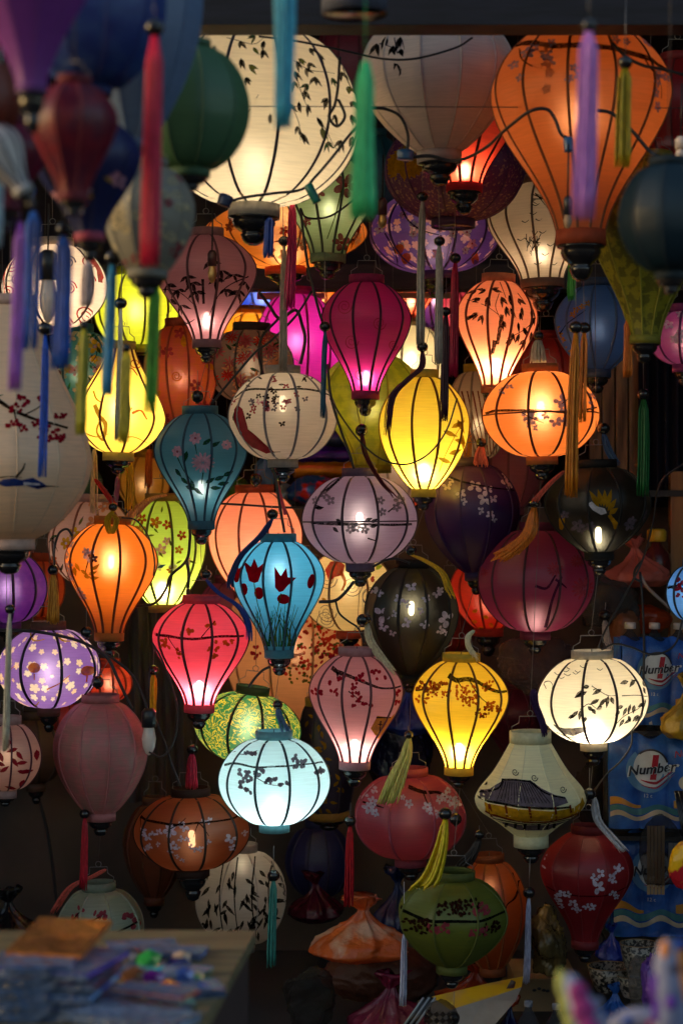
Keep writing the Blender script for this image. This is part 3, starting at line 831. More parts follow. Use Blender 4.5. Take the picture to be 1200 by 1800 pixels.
def bouquet(seed, x0, y0, x1, y1, n, cols, r=(8, 15), k=6):
    d = Decor(seed)
    for _ in range(n):
        x, y = d.r.uniform(x0, x1), d.r.uniform(y0, y1)
        q = d.r.random()
        if q < .55: d.fl(x, y, d.r.uniform(*r), d.r.choice(cols), d.r.choice((5, 5, k)), cc=d.r.choice(cols))
        elif q < .85: d.leaf(x, y, d.r.uniform(10, 20), 5, d.r.uniform(0, 360), d.r.choice(('olive', 'leaf', 'green')))
        else: d.line([(x, y), (x + d.r.uniform(-14, 14), y + 10), (x + d.r.uniform(-20, 20), y + 24)], 2, 1, 'black')
    return d
lantern('teal lantern with white and pink flowers behind the yellow koi lantern', 140, 570, 745, 128, 6.45, 'round', '3e8f96', .3, .5, fin=0, rib=.5, pattern='flowers', col2='e8dcb8', decor=bouquet(32, 80, 580, 200, 740, 44, ('cream', 'crimson', 'pink', 'yellow')))  # unlit lantern; a bulb is added inside to brighten the silk
lantern('rust red lantern with yellow leaf print right of the koi lantern', 318, 560, 772, 128, 6.4, 'urn', 'c8583e', .4, .5, lobe=0.05, fin=0, rib=.5, pattern='brocade', col2='c8602c', decor=(lambda d: d.scatter(265, 580, 375, 760, 14, [lambda d, x, y: d.leaf(x, y, 24, 12, x * 3, 'gold'), lambda d, x, y: d.spiral(x, y, 9, 3, 'orange'), lambda d, x, y: d.fl(x, y, 11, 'rose')]))(D(33)))
lantern('dark lantern crowded with salmon lotus flowers', 440, 568, 720, 152, 6.45, 'round', '6c5048', .45, .5, rt=.42, lobe=0.05, fin=0, rib=.4, collar='2a2426', decor=(lambda d: d.scatter(370, 585, 510, 700, 46, [lambda d, x, y: d.daisy(x, y, 17, 'peach', 9), lambda d, x, y: d.daisy(x, y, 14, 'rose', 8), lambda d, x, y: d.leaf(x, y, 18, 6, y * 5, 'leaf'), lambda d, x, y: d.daisy(x, y, 12, 'red', 9)]))(D(34)))
lantern('glowing hot pink lantern behind the dark magenta one', 520, 505, 745, 150, 6.75, 'round', 'e22fb0', 1.0, .4, rib=.5, lobe=0.035, fin=0, tint=(1, .72, .75), trp=0)
d = D(36)
for (x, y, r) in ((605, 545, 14), (617, 605, 13), (665, 575, 12), (690, 610, 9), (632, 660, 10)): d.spiral(x, y, r, 1.6, 'rose', 2)
lantern('dark magenta lantern glowing pink at its foot in the centre', 643, 484, 702, 156, 5.85, 'drop', 'bc2c74', 1.0, .87, rt=.38, rb=.3, N=10, rib='3a1030', ribw=5.5, fin=30, decor=d, trp=.01, tint=(1, .6, .62))
d = D(37)
d.line([(412, 700), (440, 688), (490, 690), (540, 688), (585, 696)], 4, 3, 'black')
for _ in range(34): d.fl(d.r.gauss(480, 32), d.r.gauss(712, 12), 6, d.r.choice(('rose', 'grey', 'brown', 'pink')), miss=1)
for _ in range(16): d.leaf(d.r.uniform(420, 570), d.r.uniform(664, 684), 12, 4, d.r.uniform(0, 360), d.r.choice(('rose', 'brown')))
d.poly([(414, 722), (422, 714), (430, 722), (432, 740), (440, 760), (460, 782), (484, 796), (470, 799), (446, 788), (425, 765), (413, 742)], 'crimson')
d.ell(414, 733, 5, 9, .3, 'black'); d.line([(412, 705), (425, 702)], 2, 1, 'rose'); d.line([(468, 797), (495, 796)], 2, 1, 'black')
lantern('off white lantern with a red bird and faint blossoms', 497, 643, 822, 190, 5.7, 'round', 'd6ccc4', .28, .35, rt=.32, rb=.27, N=10, rib='8a8286', ribw=5.5, lobe=0.035, fin=26, decor=d, trp=.02, collar='a89c92')
d = D(38)
for (x, y, a) in ((775, 760, 20), (790, 755, -30), (795, 775, 10), (785, 800, -20), (800, 740, 60), (810, 765, 80), (808, 720, -60), (790, 815, 200)): d.leaf(x, y, 28, 9, a, 'ochre')
d.line([(770, 830), (785, 790), (815, 735)], 2, 1, 'ochre')
lantern('bright yellow lantern with olive leaf sprays right of centre', 745, 650, 874, 158, 5.85, 'urn', 'fee050', 3.0, .82, rt=.3, rb=.26, N=10, rib='80510c', ribw=5.5, fin=24, decor=d, tint=(1, .84, .46), trp=0)
d = D(39)
for (x, y, a) in ((835, 514, 160), (850, 515, 170), (860, 514, 10), (840, 530, 165), (852, 528, 100), (875, 528, 60), (888, 525, 75), (883, 545, 90), (890, 548, 70), (905, 530, 60), (912, 545, 80), (908, 555, 70), (835, 555, 130), (843, 560, 110), (828, 560, 160), (905, 572, 80), (915, 580, 70), (908, 590, 100), (895, 590, 90), (935, 560, 100), (932, 585, 90), (920, 600, 120), (893, 600, 120), (878, 570, 90), (930, 545, 80)):
    d.bamboo(x, y, .95, 'ink', 2, a, 22)
for p in ([(818, 530), (835, 538), (850, 545), (870, 560)], [(872, 522), (865, 545), (872, 565)], [(875, 500), (883, 530)], [(940, 560), (915, 585), (885, 600)], [(905, 520), (920, 540)]): d.line(p, 1.8, 1, 'ink')
d.line([(876, 560), (872, 590), (869, 610)], 7, 6, 'ink'); d.line([(865, 603), (862, 625)], 9, 4, 'ink'); d.line([(861, 616), (860, 627)], 4, 3, 'ink')
lantern('glowing coral lantern with black bamboo right of the yellow one', 872, 482, 692, 142, 6.05, 'drop', 'f59a72', 3.7, .8, rt=.4, rb=.32, N=10, rib='7a3018', ribw=5.5, fin=26, decor=d, tilt=2, tint=(1, .78, .5))
d = D(40)
d.line([(850, 728), (865, 725), (900, 726), (945, 727), (990, 730), (1045, 718)], 4.5, 3, 'black')
for (x, y, r) in ((972, 708, 12), (978, 722, 9), (918, 735, 12), (925, 742, 10), (948, 735, 8), (965, 745, 11), (980, 746, 9), (922, 750, 7), (932, 756, 6), (1035, 700, 10), (1030, 715, 8), (878, 690, 7), (890, 684, 6)): d.fl(x, y, r, 'mauve', miss=1)
d.line([(905, 728), (925, 740), (945, 748)], 1.8, 1, 'brown'); d.line([(975, 715), (995, 700)], 1.8, 1, 'brown')
lantern('glowing round orange lantern with mauve blossoms', 950, 640, 817, 206, 5.8, 'round', 'f2924c', 1.0, .45, rt=.3, rb=.26, N=10, rib='702c10', ribw=5.5, fin=28, decor=d, tint=(1, .7, .32), trp=.02, seam=.5)
d = D(41)
for (x, y) in ((972, 560), (975, 578), (985, 600), (990, 615), (1005, 550), (1015, 545), (1025, 540), (980, 590), (1000, 558), (995, 620)): d.fl(x, y, 6, 'ochre')
d.line([(970, 610), (990, 575), (1020, 552)], 2, 1, 'black')
lantern('slate blue unlit lantern with small yellow blossoms behind orange tassels', 1050, 490, 664, 150, 6.2, 'urn', '42628c', .1, .5, rb=.3, rib=.7, lobe=0.05, fin=28, decor=d, tint=(.8, .9, 1))
lantern('purple pink lantern at the right edge under the olive one', 1202, 535, 655, 128, 6.0, 'round', 'a84aa0', .3, .5, fin=24, rib=.45, decor=D(42).scatter(1145, 555, 1200, 610, 8, [lambda d, x, y: d.fl(x, y, 9, 'lilac')]))
d = D(43)
d.line([(-10, 697), (20, 712), (45, 728), (80, 742), (130, 755)], 7, 4, 'black'); d.line([(45, 728), (50, 748), (58, 762)], 2.5, 1.2, 'black'); d.line([(62, 735), (85, 720), (92, 702)], 2.5, 1.2, 'black'); d.line([(10, 705), (25, 700)], 3, 1, 'black')
for (x, y, n, q) in ((50, 722, 9, 12), (58, 708, 7, 9), (45, 750, 9, 14), (100, 765, 12, 18), (118, 735, 8, 10), (60, 758, 6, 9), (85, 750, 7, 9), (90, 705, 6, 8), (112, 775, 6, 10), (3, 730, 3, 5), (125, 770, 6, 8)): d.dots(x, y, n, q, q * .7, 4, 'crimson')
d.poly([(18, 852), (30, 845), (48, 843), (60, 846), (78, 842), (92, 850), (100, 857), (84, 861), (66, 855), (50, 856), (32, 857)], 'blue'); d.line([(62, 852), (88, 853)], 5, 3, 'white'); d.line([(50, 842), (62, 828), (66, 818)], 4, 2, 'black'); d.line([(16, 843), (40, 840), (60, 842)], 2, 1, 'black'); d.line([(80, 858), (100, 856), (115, 857)], 2.5, 1, 'brown')
lantern('large unlit beige pear lantern with plum blossom and a blue bird', 17, 520, 966, 290, 4.75, 'pear', 'efc6a6', 0, rt=.3, rb=.3, N=12, rib=.85, ribw=3, fin=44, decor=d, collar='c9a89c', ch=18)
d = D(44)
d.daisy(362, 815, 21, 'pink', 14); d.fl(318, 796, 11, 'pink', 7, cc='rose'); d.fl(349, 773, 11, 'pink', 7, cc='rose'); d.fl(402, 784, 9, 'pink', 7)
for p in ([(318, 806), (330, 830), (345, 850)], [(349, 784), (352, 800)], [(362, 832), (358, 852)]): d.line(p, 2.2, 1.2, 'leaf')
for (x, y, a) in ((312, 825, 50), (322, 840, 40), (335, 795, 100), (362, 785, -40), (375, 788, -30), (330, 855, 20), (345, 858, 40), (365, 850, -30), (380, 845, -25), (395, 838, -30), (372, 858, 0), (340, 845, 70), (385, 852, -10)): d.leaf(x, y, 20, 8, a, 'leaf')
lantern('teal blue lantern painted with pink lotus flowers', 353, 714, 930, 162, 5.75, 'drop', '4b86a0', .34, .68, rt=.38, rb=.28, N=10, rib='24465c', ribw=5, fin=28, decor=d, trp=.02, tint=(1, .88, .66))
d = D(45)
d.fl(167, 975, 13, 'lilac', cc='brown'); d.fl(160, 968, 8, 'mauve'); d.fl(175, 980, 8, 'plum'); d.line([(165, 985), (160, 1000), (158, 1010)], 2.5, 1.5, 'brown')
for (x, y, a) in ((140, 988, 60), (150, 1000, 30), (165, 1008, -20), (172, 1000, -40), (138, 995, 80), (155, 1010, 10), (168, 1015, -10)): d.leaf(x, y, 17, 7, a, 'ochre')
for (x, y, r) in ((126, 955, 9), (120, 975, 8), (126, 995, 11), (128, 1012, 10), (143, 1040, 10), (150, 1048, 8)): d.fl(x, y, r, 'mauve', 6)
d.line([(128, 1005), (135, 1030), (148, 1050)], 2.5, 1.5, 'brown')
lantern('glowing orange balloon lantern with violet flowers at left', 195, 907, 1126, 162, 5.75, 'drop', 'f08c30', 1.05, .35, rt=.38, rb=.31, N=10, rib='7a3008', ribw=5.5, fin=32, decor=d, trp=.02, tint=(1, .7, .32))
d = D(46)
for (x, y, r, c) in ((255, 912, 10, 'red'), (253, 930, 12, 'orange'), (280, 918, 11, 'orange'), (300, 922, 9, 'red'), (290, 965, 11, 'pink'), (300, 950, 8, 'pink'), (320, 965, 8, 'orange'), (285, 995, 8, 'white'), (310, 995, 8, 'white'), (305, 1000, 7, 'orange'), (325, 940, 9, 'red'), (240, 950, 9, 'pink'), (335, 985, 7, 'pink')): d.fl(x, y, r, c, cc='yellow')
for _ in range(14): d.leaf(d.r.uniform(235, 345), d.r.uniform(895, 1000), 12, 4, d.r.uniform(0, 360), 'olive')
d.leaf(283, 996, 16, 6, -20, 'blue')
lantern('glowing lime green lantern with red flowers behind the orange balloon', 287, 867, 1076, 150, 6.2, 'urn', 'c0d85c', 3.2, .84, rt=.4, rb=.34, N=10, rib='565c1c', ribw=5.5, fin=0, decor=d, tint=(1, .86, .5), collar='9a7a3a')
lantern('pale pink floral lantern between the beige pear and the orange balloon', 160, 868, 1040, 150, 6.4, 'round', 'd4b4b4', .4, .7, rib='8a5a4a', lobe=0.05, fin=0, decor=bouquet(47, 95, 880, 225, 1010, 40, ('orange', 'pink', 'peach', 'white', 'yellow')))
lantern('glowing peach pink lantern behind the sky blue tulip lantern', 449, 852, 1062, 164, 6.3, 'urn', 'f8a284', 1.3, .55, rt=.4, rb=.34, N=10, rib='8c4030', ribw=5, lobe=0.035, fin=24, tint=(1, .75, .5), collar='a04830')
def tulip(d, x, y, k=1., col='crimson'):
    d.poly([(x - 14 * k, y - 8 * k), (x - 18 * k, y - 26 * k), (x - 7 * k, y - 14 * k), (x, y - 30 * k), (x + 7 * k, y - 14 * k), (x + 20 * k, y - 24 * k), (x + 14 * k, y - 6 * k), (x + 8 * k, y + 10 * k), (x, y + 13 * k), (x - 9 * k, y + 9 * k)], col)
d = D(48)
tulip(d, 449, 1010, 1., 'tulip'); d.poly([(486, 1030), (485, 994), (496, 1010), (505, 996), (508, 1012), (523, 1013), (508, 1026), (500, 1036), (493, 1038)], 'tulip'); tulip(d, 414, 1012, .9, 'tulip')
for (x, y, a, b_) in ((432, 1034, 6, 11), (458, 1040, 9, 11), (500, 1050, 11, 9), (547, 1020, 5, 13)): d.ell(x, y, a, b_, .2 if x > 480 else 0, 'tulip', 12)
for i in range(26):
    x = d.r.uniform(440, 515); d.line([(x, 1135), (x + d.r.uniform(-6, 6), 1110), (x + d.r.uniform(-16, 14), 1080 - d.r.uniform(0, 22))], 3, .8, d.r.choice(('green', 'green', 'olive')))
d.line([(449, 1022), (455, 1060), (470, 1110)], 2, 1.2, 'olive'); d.line([(496, 1040), (488, 1080), (480, 1120)], 2, 1.2, 'olive')
lantern('glowing sky blue lantern painted with red tulips', 490, 938, 1156, 160, 5.75, 'drop', '52aac4', .8, .3, rt=.38, rb=.31, N=10, rib='1f4a5e', ribw=5.5, lobe=0.035, fin=32, decor=d, tint=(.92, .98, 1))
d = D(49)
d.line([(548, 918), (570, 920), (600, 921), (640, 921), (690, 922), (725, 921)], 5, 4, 'black')
for (x, y, a) in ((590, 912, 30), (592, 918, 20), (585, 926, 40), (640, 915, -20), (650, 918, -30), (648, 925, -10), (553, 890, 10), (556, 894, -10)): d.leaf(x, y, 14, 7, a, 'ink')
for (x, y, r) in ((615, 930, 8), (625, 927, 9), (640, 930, 8), (670, 900, 8), (667, 880, 8), (700, 880, 10), (695, 892, 8), (580, 880, 9), (570, 870, 8), (555, 880, 8)): d.fl(x, y, r, 'grey')
for i in range(12): d.leaf(570 + i * 3.4, 862 - i * 2.4, 7, 5, 60 + i * 11, 'ink')
d.line([(680, 900), (700, 885), (710, 878)], 2.5, 1, 'black'); d.line([(645, 945), (660, 950)], 3, 1.5, 'black')
lantern('dusky lilac lantern with a clear lit bulb in the middle', 632, 823, 1004, 202, 5.85, 'round', '947a98', .5, .52, rt=.29, rb=.24, N=10, rib='3a2438', ribw=5.5, fin=28, decor=d, trp=.05, tint=(1, .84, .62), seam=.52)
d = D(50)
for (x, y, r) in ((829, 858, 13), (852, 860, 9), (846, 876, 13), (860, 876, 9), (805, 868, 9), (809, 882, 7), (838, 898, 7), (855, 905, 8), (886, 852, 12), (888, 834, 8), (900, 852, 7), (910, 848, 7), (782, 855, 8), (788, 845, 7), (862, 912, 6)): d.fl(x, y, r, 'lilac', miss=1)
d.line([(775, 835), (810, 848), (860, 858), (905, 862)], 4, 2, 'black')
lantern('deep purple unlit lantern with white blossom petals', 830, 804, 1020, 166, 6.0, 'urn', '2e1450', 0, rt=.4, rb=.22, N=10, rib=.75, fin=26, decor=d, tilt=-3)
d = D(51)
d.poly([(1021, 886), (1028, 882), (1036, 890), (1050, 894), (1054, 902), (1044, 905), (1030, 897)], 'white')
for (x, y, a, L) in ((1040, 892, -118, 34), (1044, 890, -100, 30), (1048, 891, -85, 30), (1052, 893, -72, 34), (1055, 898, -55, 26), (1058, 903, -35, 18)): d.leaf(x, y, L, 10, a, 'ochre')
d.line([(1058, 905), (1068, 918), (1073, 928)], 6, 9, 'ochre')
for (x, y, r) in ((1007, 924, 12), (1014, 930, 8), (1028, 925, 9), (1097, 922, 11), (1102, 915, 8), (1125, 908, 8), (1130, 900, 6), (985, 905, 7)): d.fl(x, y, r, 'grey')
d.ell(982, 918, 5, 14, 0, 'ochre')
lantern('black gauze lantern painted with a yellow winged bird', 1050, 808, 984, 186, 5.75, 'urn', '171413', .4, .8, rt=.37, rb=.27, N=10, rib='0c0a0a', ribw=6, fin=28, decor=d, trp=.12, tint=(1, .82, .45), transl=.3)
d = D(52)
for (x, y, r) in ((965, 998, 15), (1006, 985, 13), (1018, 1032, 24), (845, 1005, 10)): d.daisy(x, y, r, 'rose', 13)
d.line([(930, 1026), (950, 1030), (965, 1008)], 5, 3, 'plum'); d.line([(952, 1100), (960, 1050), (975, 1010)], 6, 4, 'plum'); d.line([(965, 1015), (985, 1030)], 4, 2, 'plum')
lantern('wine red round lantern with pink chrysanthemums', 942, 918, 1124, 204, 5.95, 'round', '7a2446', .26, .82, rt=.3, rb=.25, N=10, rib='3a1424', ribw=5, fin=26, decor=d, trp=0, tint=(1, .7, .55))
lantern('olive yellow lantern behind the dark magenta one', 652, 610, 832, 182, 6.4, 'drop', 'a8a022', .5, .45, rt=.4, rb=.36, N=10, rib=.7, ribw=3, lobe=0.05, fin=0, pattern='marble', col2='8c8c22', tint=(1, .85, .4))
d = D(53)
d.dots(665, 785, 16, 8, 16, 4, 'crimson'); d.line([(680, 770), (672, 795)], 2, 1, 'black'); d.dots(800, 780, 8, 10, 14, 4, 'crimson')
lantern('dim white lantern with red berries behind the bright yellow one', 700, 735, 890, 150, 6.6, 'round', 'd8c4be', .16, .5, rib=.7, fin=0, decor=d)
lantern('small red orange lantern peeking out above the dusky lilac one', 690, 838, 915, 92, 6.9, 'round', 'd8481c', .4, .5, fin=0)
lantern('dark red lantern behind the round orange one', 962, 582, 730, 130, 6.5, 'round', '90201c', .12, .5, fin=0, rib=.6)
d = D(54)
for i in range(9): d.line([(800 + i * 9, 690), (812 + i * 8, 740), (835 + i * 5, 800)], 2.6, 2, 'brick')
lantern('ivory lantern with fine red stripes behind the coral one', 838, 640, 822, 108, 6.5, 'round', 'd8c0a0', .3, .6, fin=0, decor=d, collar='b09a2a', N=12)
lantern('small glowing white lantern in the back room beside the magenta one', 722, 560, 705, 118, 8.0, 'round', 'f4e2c0', 1.1, .5, fin=0, tint=(1, .82, .5))
lantern('glowing coral lantern in the back room over the white one', 722, 452, 568, 84, 8.4, 'urn', 'f0704c', 1.6, .7, fin=0, tint=(1, .7, .45))
lantern('violet lit lantern in the back room beside the coral one', 764, 470, 590, 70, 8.6, 'round', '8a4cc0', .9, .5, fin=0)
lantern('glowing amber lantern in the back room behind the mauve bamboo one', 440, 538, 660, 130, 8.2, 'round', 'f2a028', 1.5, .5, fin=0, tint=(1, .75, .35))
lantern('cobalt blue lit lantern in the back room near the pink one', 462, 440, 572, 120, 8.9, 'round', '3b58c8', .9, .6, fin=0, tint=(.8, .88, 1))
lantern('orange lit lantern in the back room seen past the pink one', 560, 478, 575, 90, 9.2, 'round', 'f08020', 1.3, .5, fin=0)
lantern('small pink lit lantern in the back room at far right', 800, 500, 590, 70, 8.3, 'round', 'e2507a', .8, .5, fin=0)
# --- third row
d = D(55)
for i in range(7): d.spiral(d.r.uniform(560, 690), d.r.uniform(1010, 1090), 18, 1.4, 'grey', 2.4)
d.poly([(570, 1000), (580, 986), (596, 984), (606, 992), (602, 1008), (588, 1012), (580, 1020)], 'red'); d.line([(598, 1002), (606, 1020), (600, 1035)], 7, 3, 'orange'); d.leaf(565, 1048, 14, 7, 30, 'gold'); d.leaf(660, 1000, 16, 8, -40, 'lime'); d.dots(545, 1085, 12, 14, 10, 4, 'ink'); d.dots(660, 1020, 4, 8, 6, 5, 'red')
lantern('cream lantern with a red koi and grey waves under the dusky lilac one', 612, 962, 1122, 176, 6.4, 'round', 'e6cf9e', .6, .4, rt=.4, rb=.24, N=8, rib='8a6a4a', ribw=5, lobe=0.05, fin=22, decor=d, tint=(1, .78, .42), collar='b84a34')
d = D(56)
for (x, y, r) in ((720, 1028, 10), (655, 1035, 9), (665, 1040, 8), (745, 1048, 8), (765, 1040, 9), (770, 1036, 7), (668, 1078, 15), (672, 1098, 9), (688, 1108, 7), (710, 1090, 10), (742, 1092, 9), (782, 1086, 15), (770, 1104, 8), (778, 1110, 7), (700, 1050, 10), (712, 1058, 8), (690, 1075, 7), (735, 1070, 7)): d.fl(x, y, r, 'lilac', miss=1)
lantern('black gauze lantern with white blossoms and a visible bulb', 722, 984, 1200, 164, 5.95, 'urn', '151211', .4, .38, rt=.35, rb=.2, N=10, rib='0c0a0a', ribw=6, fin=18, decor=d, trp=.12, transl=.3, tint=(1, .8, .42))
lantern('orange red lantern with tiny yellow flowers behind the wine one', 858, 965, 1118, 132, 6.5, 'urn', 'd8321c', .34, .6, rb=.38, rib=.6, fin=36, decor=D(57).scatter(830, 1040, 885, 1110, 12, [lambda d, x, y: d.ell(x, y, 3.5, 5, x, 'yellow')]), tint=(1, .7, .4))
lantern('purple brocade lantern at the left edge under the beige pear', 14, 962, 1108, 138, 6.15, 'round', '7a2ca4', .34, .5, rib='2c1048', ribw=6, fin=26, pattern='marble', col2='8c3cae', tint=(1, .8, .8))
lantern('orange lantern behind the purple brocade lantern', 72, 972, 1098, 84, 6.6, 'round', 'c8521c', .2, .5, fin=0)
d = D(58)
d.ell(74, 1167, 11, 9, 0, 'orange', 12); d.line([(74, 1177), (74, 1188)], 2.5, 2, 'orange'); d.ell(162, 1175, 9, 9, 0, 'orange', 12); d.line([(162, 1184), (160, 1195)], 2.5, 2, 'orange')
d.line([(95, 1205), (115, 1195), (135, 1180)], 2.5, 1.2, 'orange'); d.line([(60, 1110), (70, 1122), (88, 1120)], 4, 1.5, 'gold'); d.line([(105, 1110), (118, 1122), (132, 1124)], 4, 1.5, 'gold'); d.line([(58, 1222), (70, 1235), (78, 1228)], 3, 1.5, 'yellow'); d.line([(20, 1175), (38, 1165)], 2, 1, 'orange')
lantern('glowing lavender lantern with cream blossoms and little orange lanterns', 86, 1092, 1258, 186, 5.75, 'round', '8c68b4', .95, .55, rt=.32, rb=.2, N=8, rib='1c1428', ribw=6, lobe=0.035, fin=30, decor=d, pattern='flowers', col2='f6ecc8', tint=(1, .84, .7), collar='6a4436')
d = D(59)
d.line([(272, 1113), (300, 1114), (345, 1118), (390, 1114), (432, 1116)], 5, 3.5, 'black')
for (x, y, n, q) in ((335, 1106, 10, 10), (320, 1140, 6, 9), (328, 1148, 5, 8), (385, 1130, 9, 14), (375, 1094, 6, 8), (295, 1130, 7, 8), (380, 1148, 6, 6), (405, 1125, 8, 8), (292, 1122, 6, 6)): d.dots(x, y, n, q, q * .6, 3.6, 'orange')
d.line([(300, 1116), (315, 1135), (330, 1142)], 2, 1, 'brown'); d.line([(360, 1115), (372, 1100), (382, 1088)], 2, 1, 'brown')
lantern('glowing crimson pink lantern with orange berries and a black branch', 352, 1046, 1252, 170, 5.8, 'drop', 'f25a70', 2.5, .84, rt=.37, rb=.3, N=10, rib='5a1424', ribw=6, fin=30, decor=d, trp=.02, tilt=1, tint=(1, .66, .58))
d = D(60)
d.line([(583, 1170), (592, 1176), (606, 1180), (622, 1186), (642, 1194), (670, 1204), (706, 1205)], 8, 3, 'black'); d.line([(592, 1176), (594, 1190)], 5, 2, 'black'); d.line([(612, 1208), (625, 1218), (640, 1232)], 2.5, 1, 'black')
for (x, y, n, q) in ((600, 1186, 5, 7), (635, 1186, 8, 10), (625, 1200, 5, 8), (582, 1196, 3, 4), (586, 1206, 4, 6), (592, 1214, 3, 3), (555, 1210, 9, 10), (625, 1214, 6, 8), (630, 1225, 4, 5), (622, 1232, 3, 3), (640, 1231, 3, 4), (650, 1233, 3, 4), (664, 1182, 7, 12), (695, 1215, 7, 8), (698, 1232, 5, 5)): d.dots(x, y, n, q, q * .7, 3.8, 'crimson')
d.poly([(650, 1275), (662, 1252), (688, 1258), (693, 1252), (690, 1265), (672, 1290), (664, 1298), (658, 1288)], 'ochre')
d.line([(660, 1255), (685, 1258)], 3, 2, 'brown'); d.line([(663, 1268), (683, 1272)], 2, 1.2, 'brown'); d.line([(668, 1262), (664, 1290)], 2, 1.2, 'brown')
lantern('dusty pink lantern with crimson cherry blossom and a tiny house', 625, 1138, 1352, 164, 5.75, 'drop', 'd8a0a8', 1.15, .86, rt=.38, rb=.32, N=10, rib='5e3440', ribw=5.5, fin=32, decor=d, trp=.02, tint=(1, .74, .55))
d = D(61)
d.line([(785, 1182), (798, 1190), (815, 1188), (832, 1192), (850, 1202), (870, 1211), (892, 1214)], 9, 4, 'black'); d.line([(728, 1212), (742, 1208), (755, 1206)], 4, 2, 'black'); d.line([(820, 1190), (835, 1215), (850, 1228), (865, 1236)], 2.4, 1.2, 'black'); d.line([(798, 1188), (808, 1205)], 3, 1, 'black')
for (x, y, n, q) in ((745, 1205, 26, 18), (770, 1205, 28, 18), (740, 1225, 12, 10), (765, 1200, 10, 12), (815, 1210, 30, 18), (820, 1225, 22, 14), (850, 1200, 16, 12), (845, 1245, 26, 15), (868, 1240, 14, 9), (858, 1232, 12, 8)): d.dots(x, y, n, q, q * .62, 3, d.r.choice(('orange', 'orange', 'brick')))
for (x, y) in ((750, 1205), (765, 1210), (815, 1215), (848, 1245)): d.dots(x, y, 7, 14, 9, 2, 'red')
lantern('bright amber yellow lantern with orange blossom on a black branch', 808, 1148, 1362, 168, 5.75, 'drop', 'fdd640', 2.8, .84, rt=.38, rb=.29, N=10, rib='6a400c', ribw=5.5, fin=24, decor=d, tint=(1, .82, .44), trp=.01)
d = D(62)
for (x, y, a, L) in ((1045, 1203, 150, 20), (1020, 1207, 150, 24), (1015, 1205, 140, 22), (1052, 1218, 130, 22), (1056, 1214, 100, 22), (1040, 1220, 150, 20), (1060, 1216, 70, 14), (1005, 1240, 130, 22), (1010, 1238, 100, 20), (1000, 1248, 150, 14), (1020, 1232, 40, 14), (1028, 1236, 60, 12), (1018, 1250, 110, 14), (1095, 1192, 170, 18), (1106, 1190, 130, 16), (1082, 1232, 160, 14), (1090, 1235, 120, 18), (1098, 1230, 110, 20), (1105, 1232, 100, 16), (1085, 1255, 120, 18), (1092, 1250, 60, 14), (1100, 1256, 150, 18), (1112, 1250, 130, 16), (1125, 1205, 60, 14), (1128, 1195, 70, 12), (1130, 1225, 120, 18), (1122, 1230, 150, 14), (1118, 1252, 140, 16), (1125, 1248, 120, 14), (1075, 1240, 130, 12), (1045, 1232, 150, 12), (1024, 1198, 160, 12)): d.leaf(x, y, L, 7.5, a, 'ink')
for p in ([(1028, 1198), (1042, 1207), (1056, 1214), (1072, 1214)], [(1080, 1215), (1110, 1216), (1135, 1222)], [(1008, 1238), (1022, 1228), (1035, 1236)], [(1068, 1265), (1085, 1250), (1110, 1240), (1125, 1225)], [(1030, 1205), (1040, 1200)], [(1100, 1190), (1115, 1195)]): d.line(p, 1.8, 1, 'ink')
for (x, y) in ((975, 1182), (988, 1176), (996, 1172), (1007, 1176), (980, 1187), (1017, 1168), (1045, 1172), (1003, 1179), (990, 1182)): d.line([(x - 5, y - 2), (x, y + 1), (x + 5, y - 2)], 1.4, .8, 'ink', 2)
d.line([(955, 1208), (953, 1200), (960, 1195), (966, 1200), (965, 1207)], 1.2, 1, 'ink')
d.poly([(968, 1270), (985, 1274), (1020, 1270), (1018, 1278), (1000, 1288), (982, 1284)], 'grey'); d.line([(968, 1269), (985, 1275), (1022, 1268)], 2, 1, 'ink'); d.line([(975, 1285), (1000, 1292), (1030, 1288)], 2, 1, 'ink')
lantern('glowing white lantern with black bamboo and flying birds', 1041, 1143, 1319, 196, 5.75, 'round', 'f6e4c0', 1.6, .82, rt=.36, rb=.23, N=10, rib='3a2c28', ribw=5.5, fin=28, decor=d, tint=(1, .95, .82), collar='c8bca8')
d = D(63)
for _ in range(26):
    x, y = d.r.uniform(350, 525), d.r.uniform(1222, 1340)
    d.line([(x, y), (x + d.r.uniform(-12, 12), y + d.r.uniform(-12, 12)), (x + d.r.uniform(-20, 20), y + d.r.uniform(-14, 14))], 4.5, 1.5, 'yellow', 3)
    for _ in range(3): d.leaf(x + d.r.uniform(-9, 9), y + d.r.uniform(-9, 9), 13, 6, d.r.uniform(0, 360), 'yellow')
lantern('green brocade lantern with golden scroll leaves', 435, 1205, 1352, 190, 6.2, 'round', '1f7a50', 1.0, .5, rt=.3, rb=.3, N=10, rib='1c2c18', ribw=6, lobe=0.05, fin=0, pattern='scroll', col2='f4d848', collar='2c4a30', tint=(1, .85, .5), tilt=8)
d = D(64)
d.line([(388, 1345), (415, 1335), (450, 1338), (500, 1336), (560, 1336), (578, 1345)], 3.5, 2.5, 'black')
for (x, y, n, q) in ((440, 1318, 3, 6), (448, 1314, 3, 5), (430, 1348, 5, 7), (440, 1350, 5, 7), (432, 1362, 5, 7), (442, 1358, 4, 5), (428, 1372, 3, 3), (437, 1374, 3, 3), (445, 1382, 2, 2), (475, 1362, 5, 8), (482, 1360, 5, 6), (495, 1365, 3, 3), (507, 1366, 3, 4), (524, 1325, 5, 8), (530, 1333, 5, 7), (522, 1336, 3, 4), (458, 1345, 4, 7), (465, 1344, 3, 4), (560, 1348, 4, 4), (568, 1350, 3, 3), (398, 1325, 5, 7)): d.dots(x, y, n, q, q * .75, 4.4, 'grey')
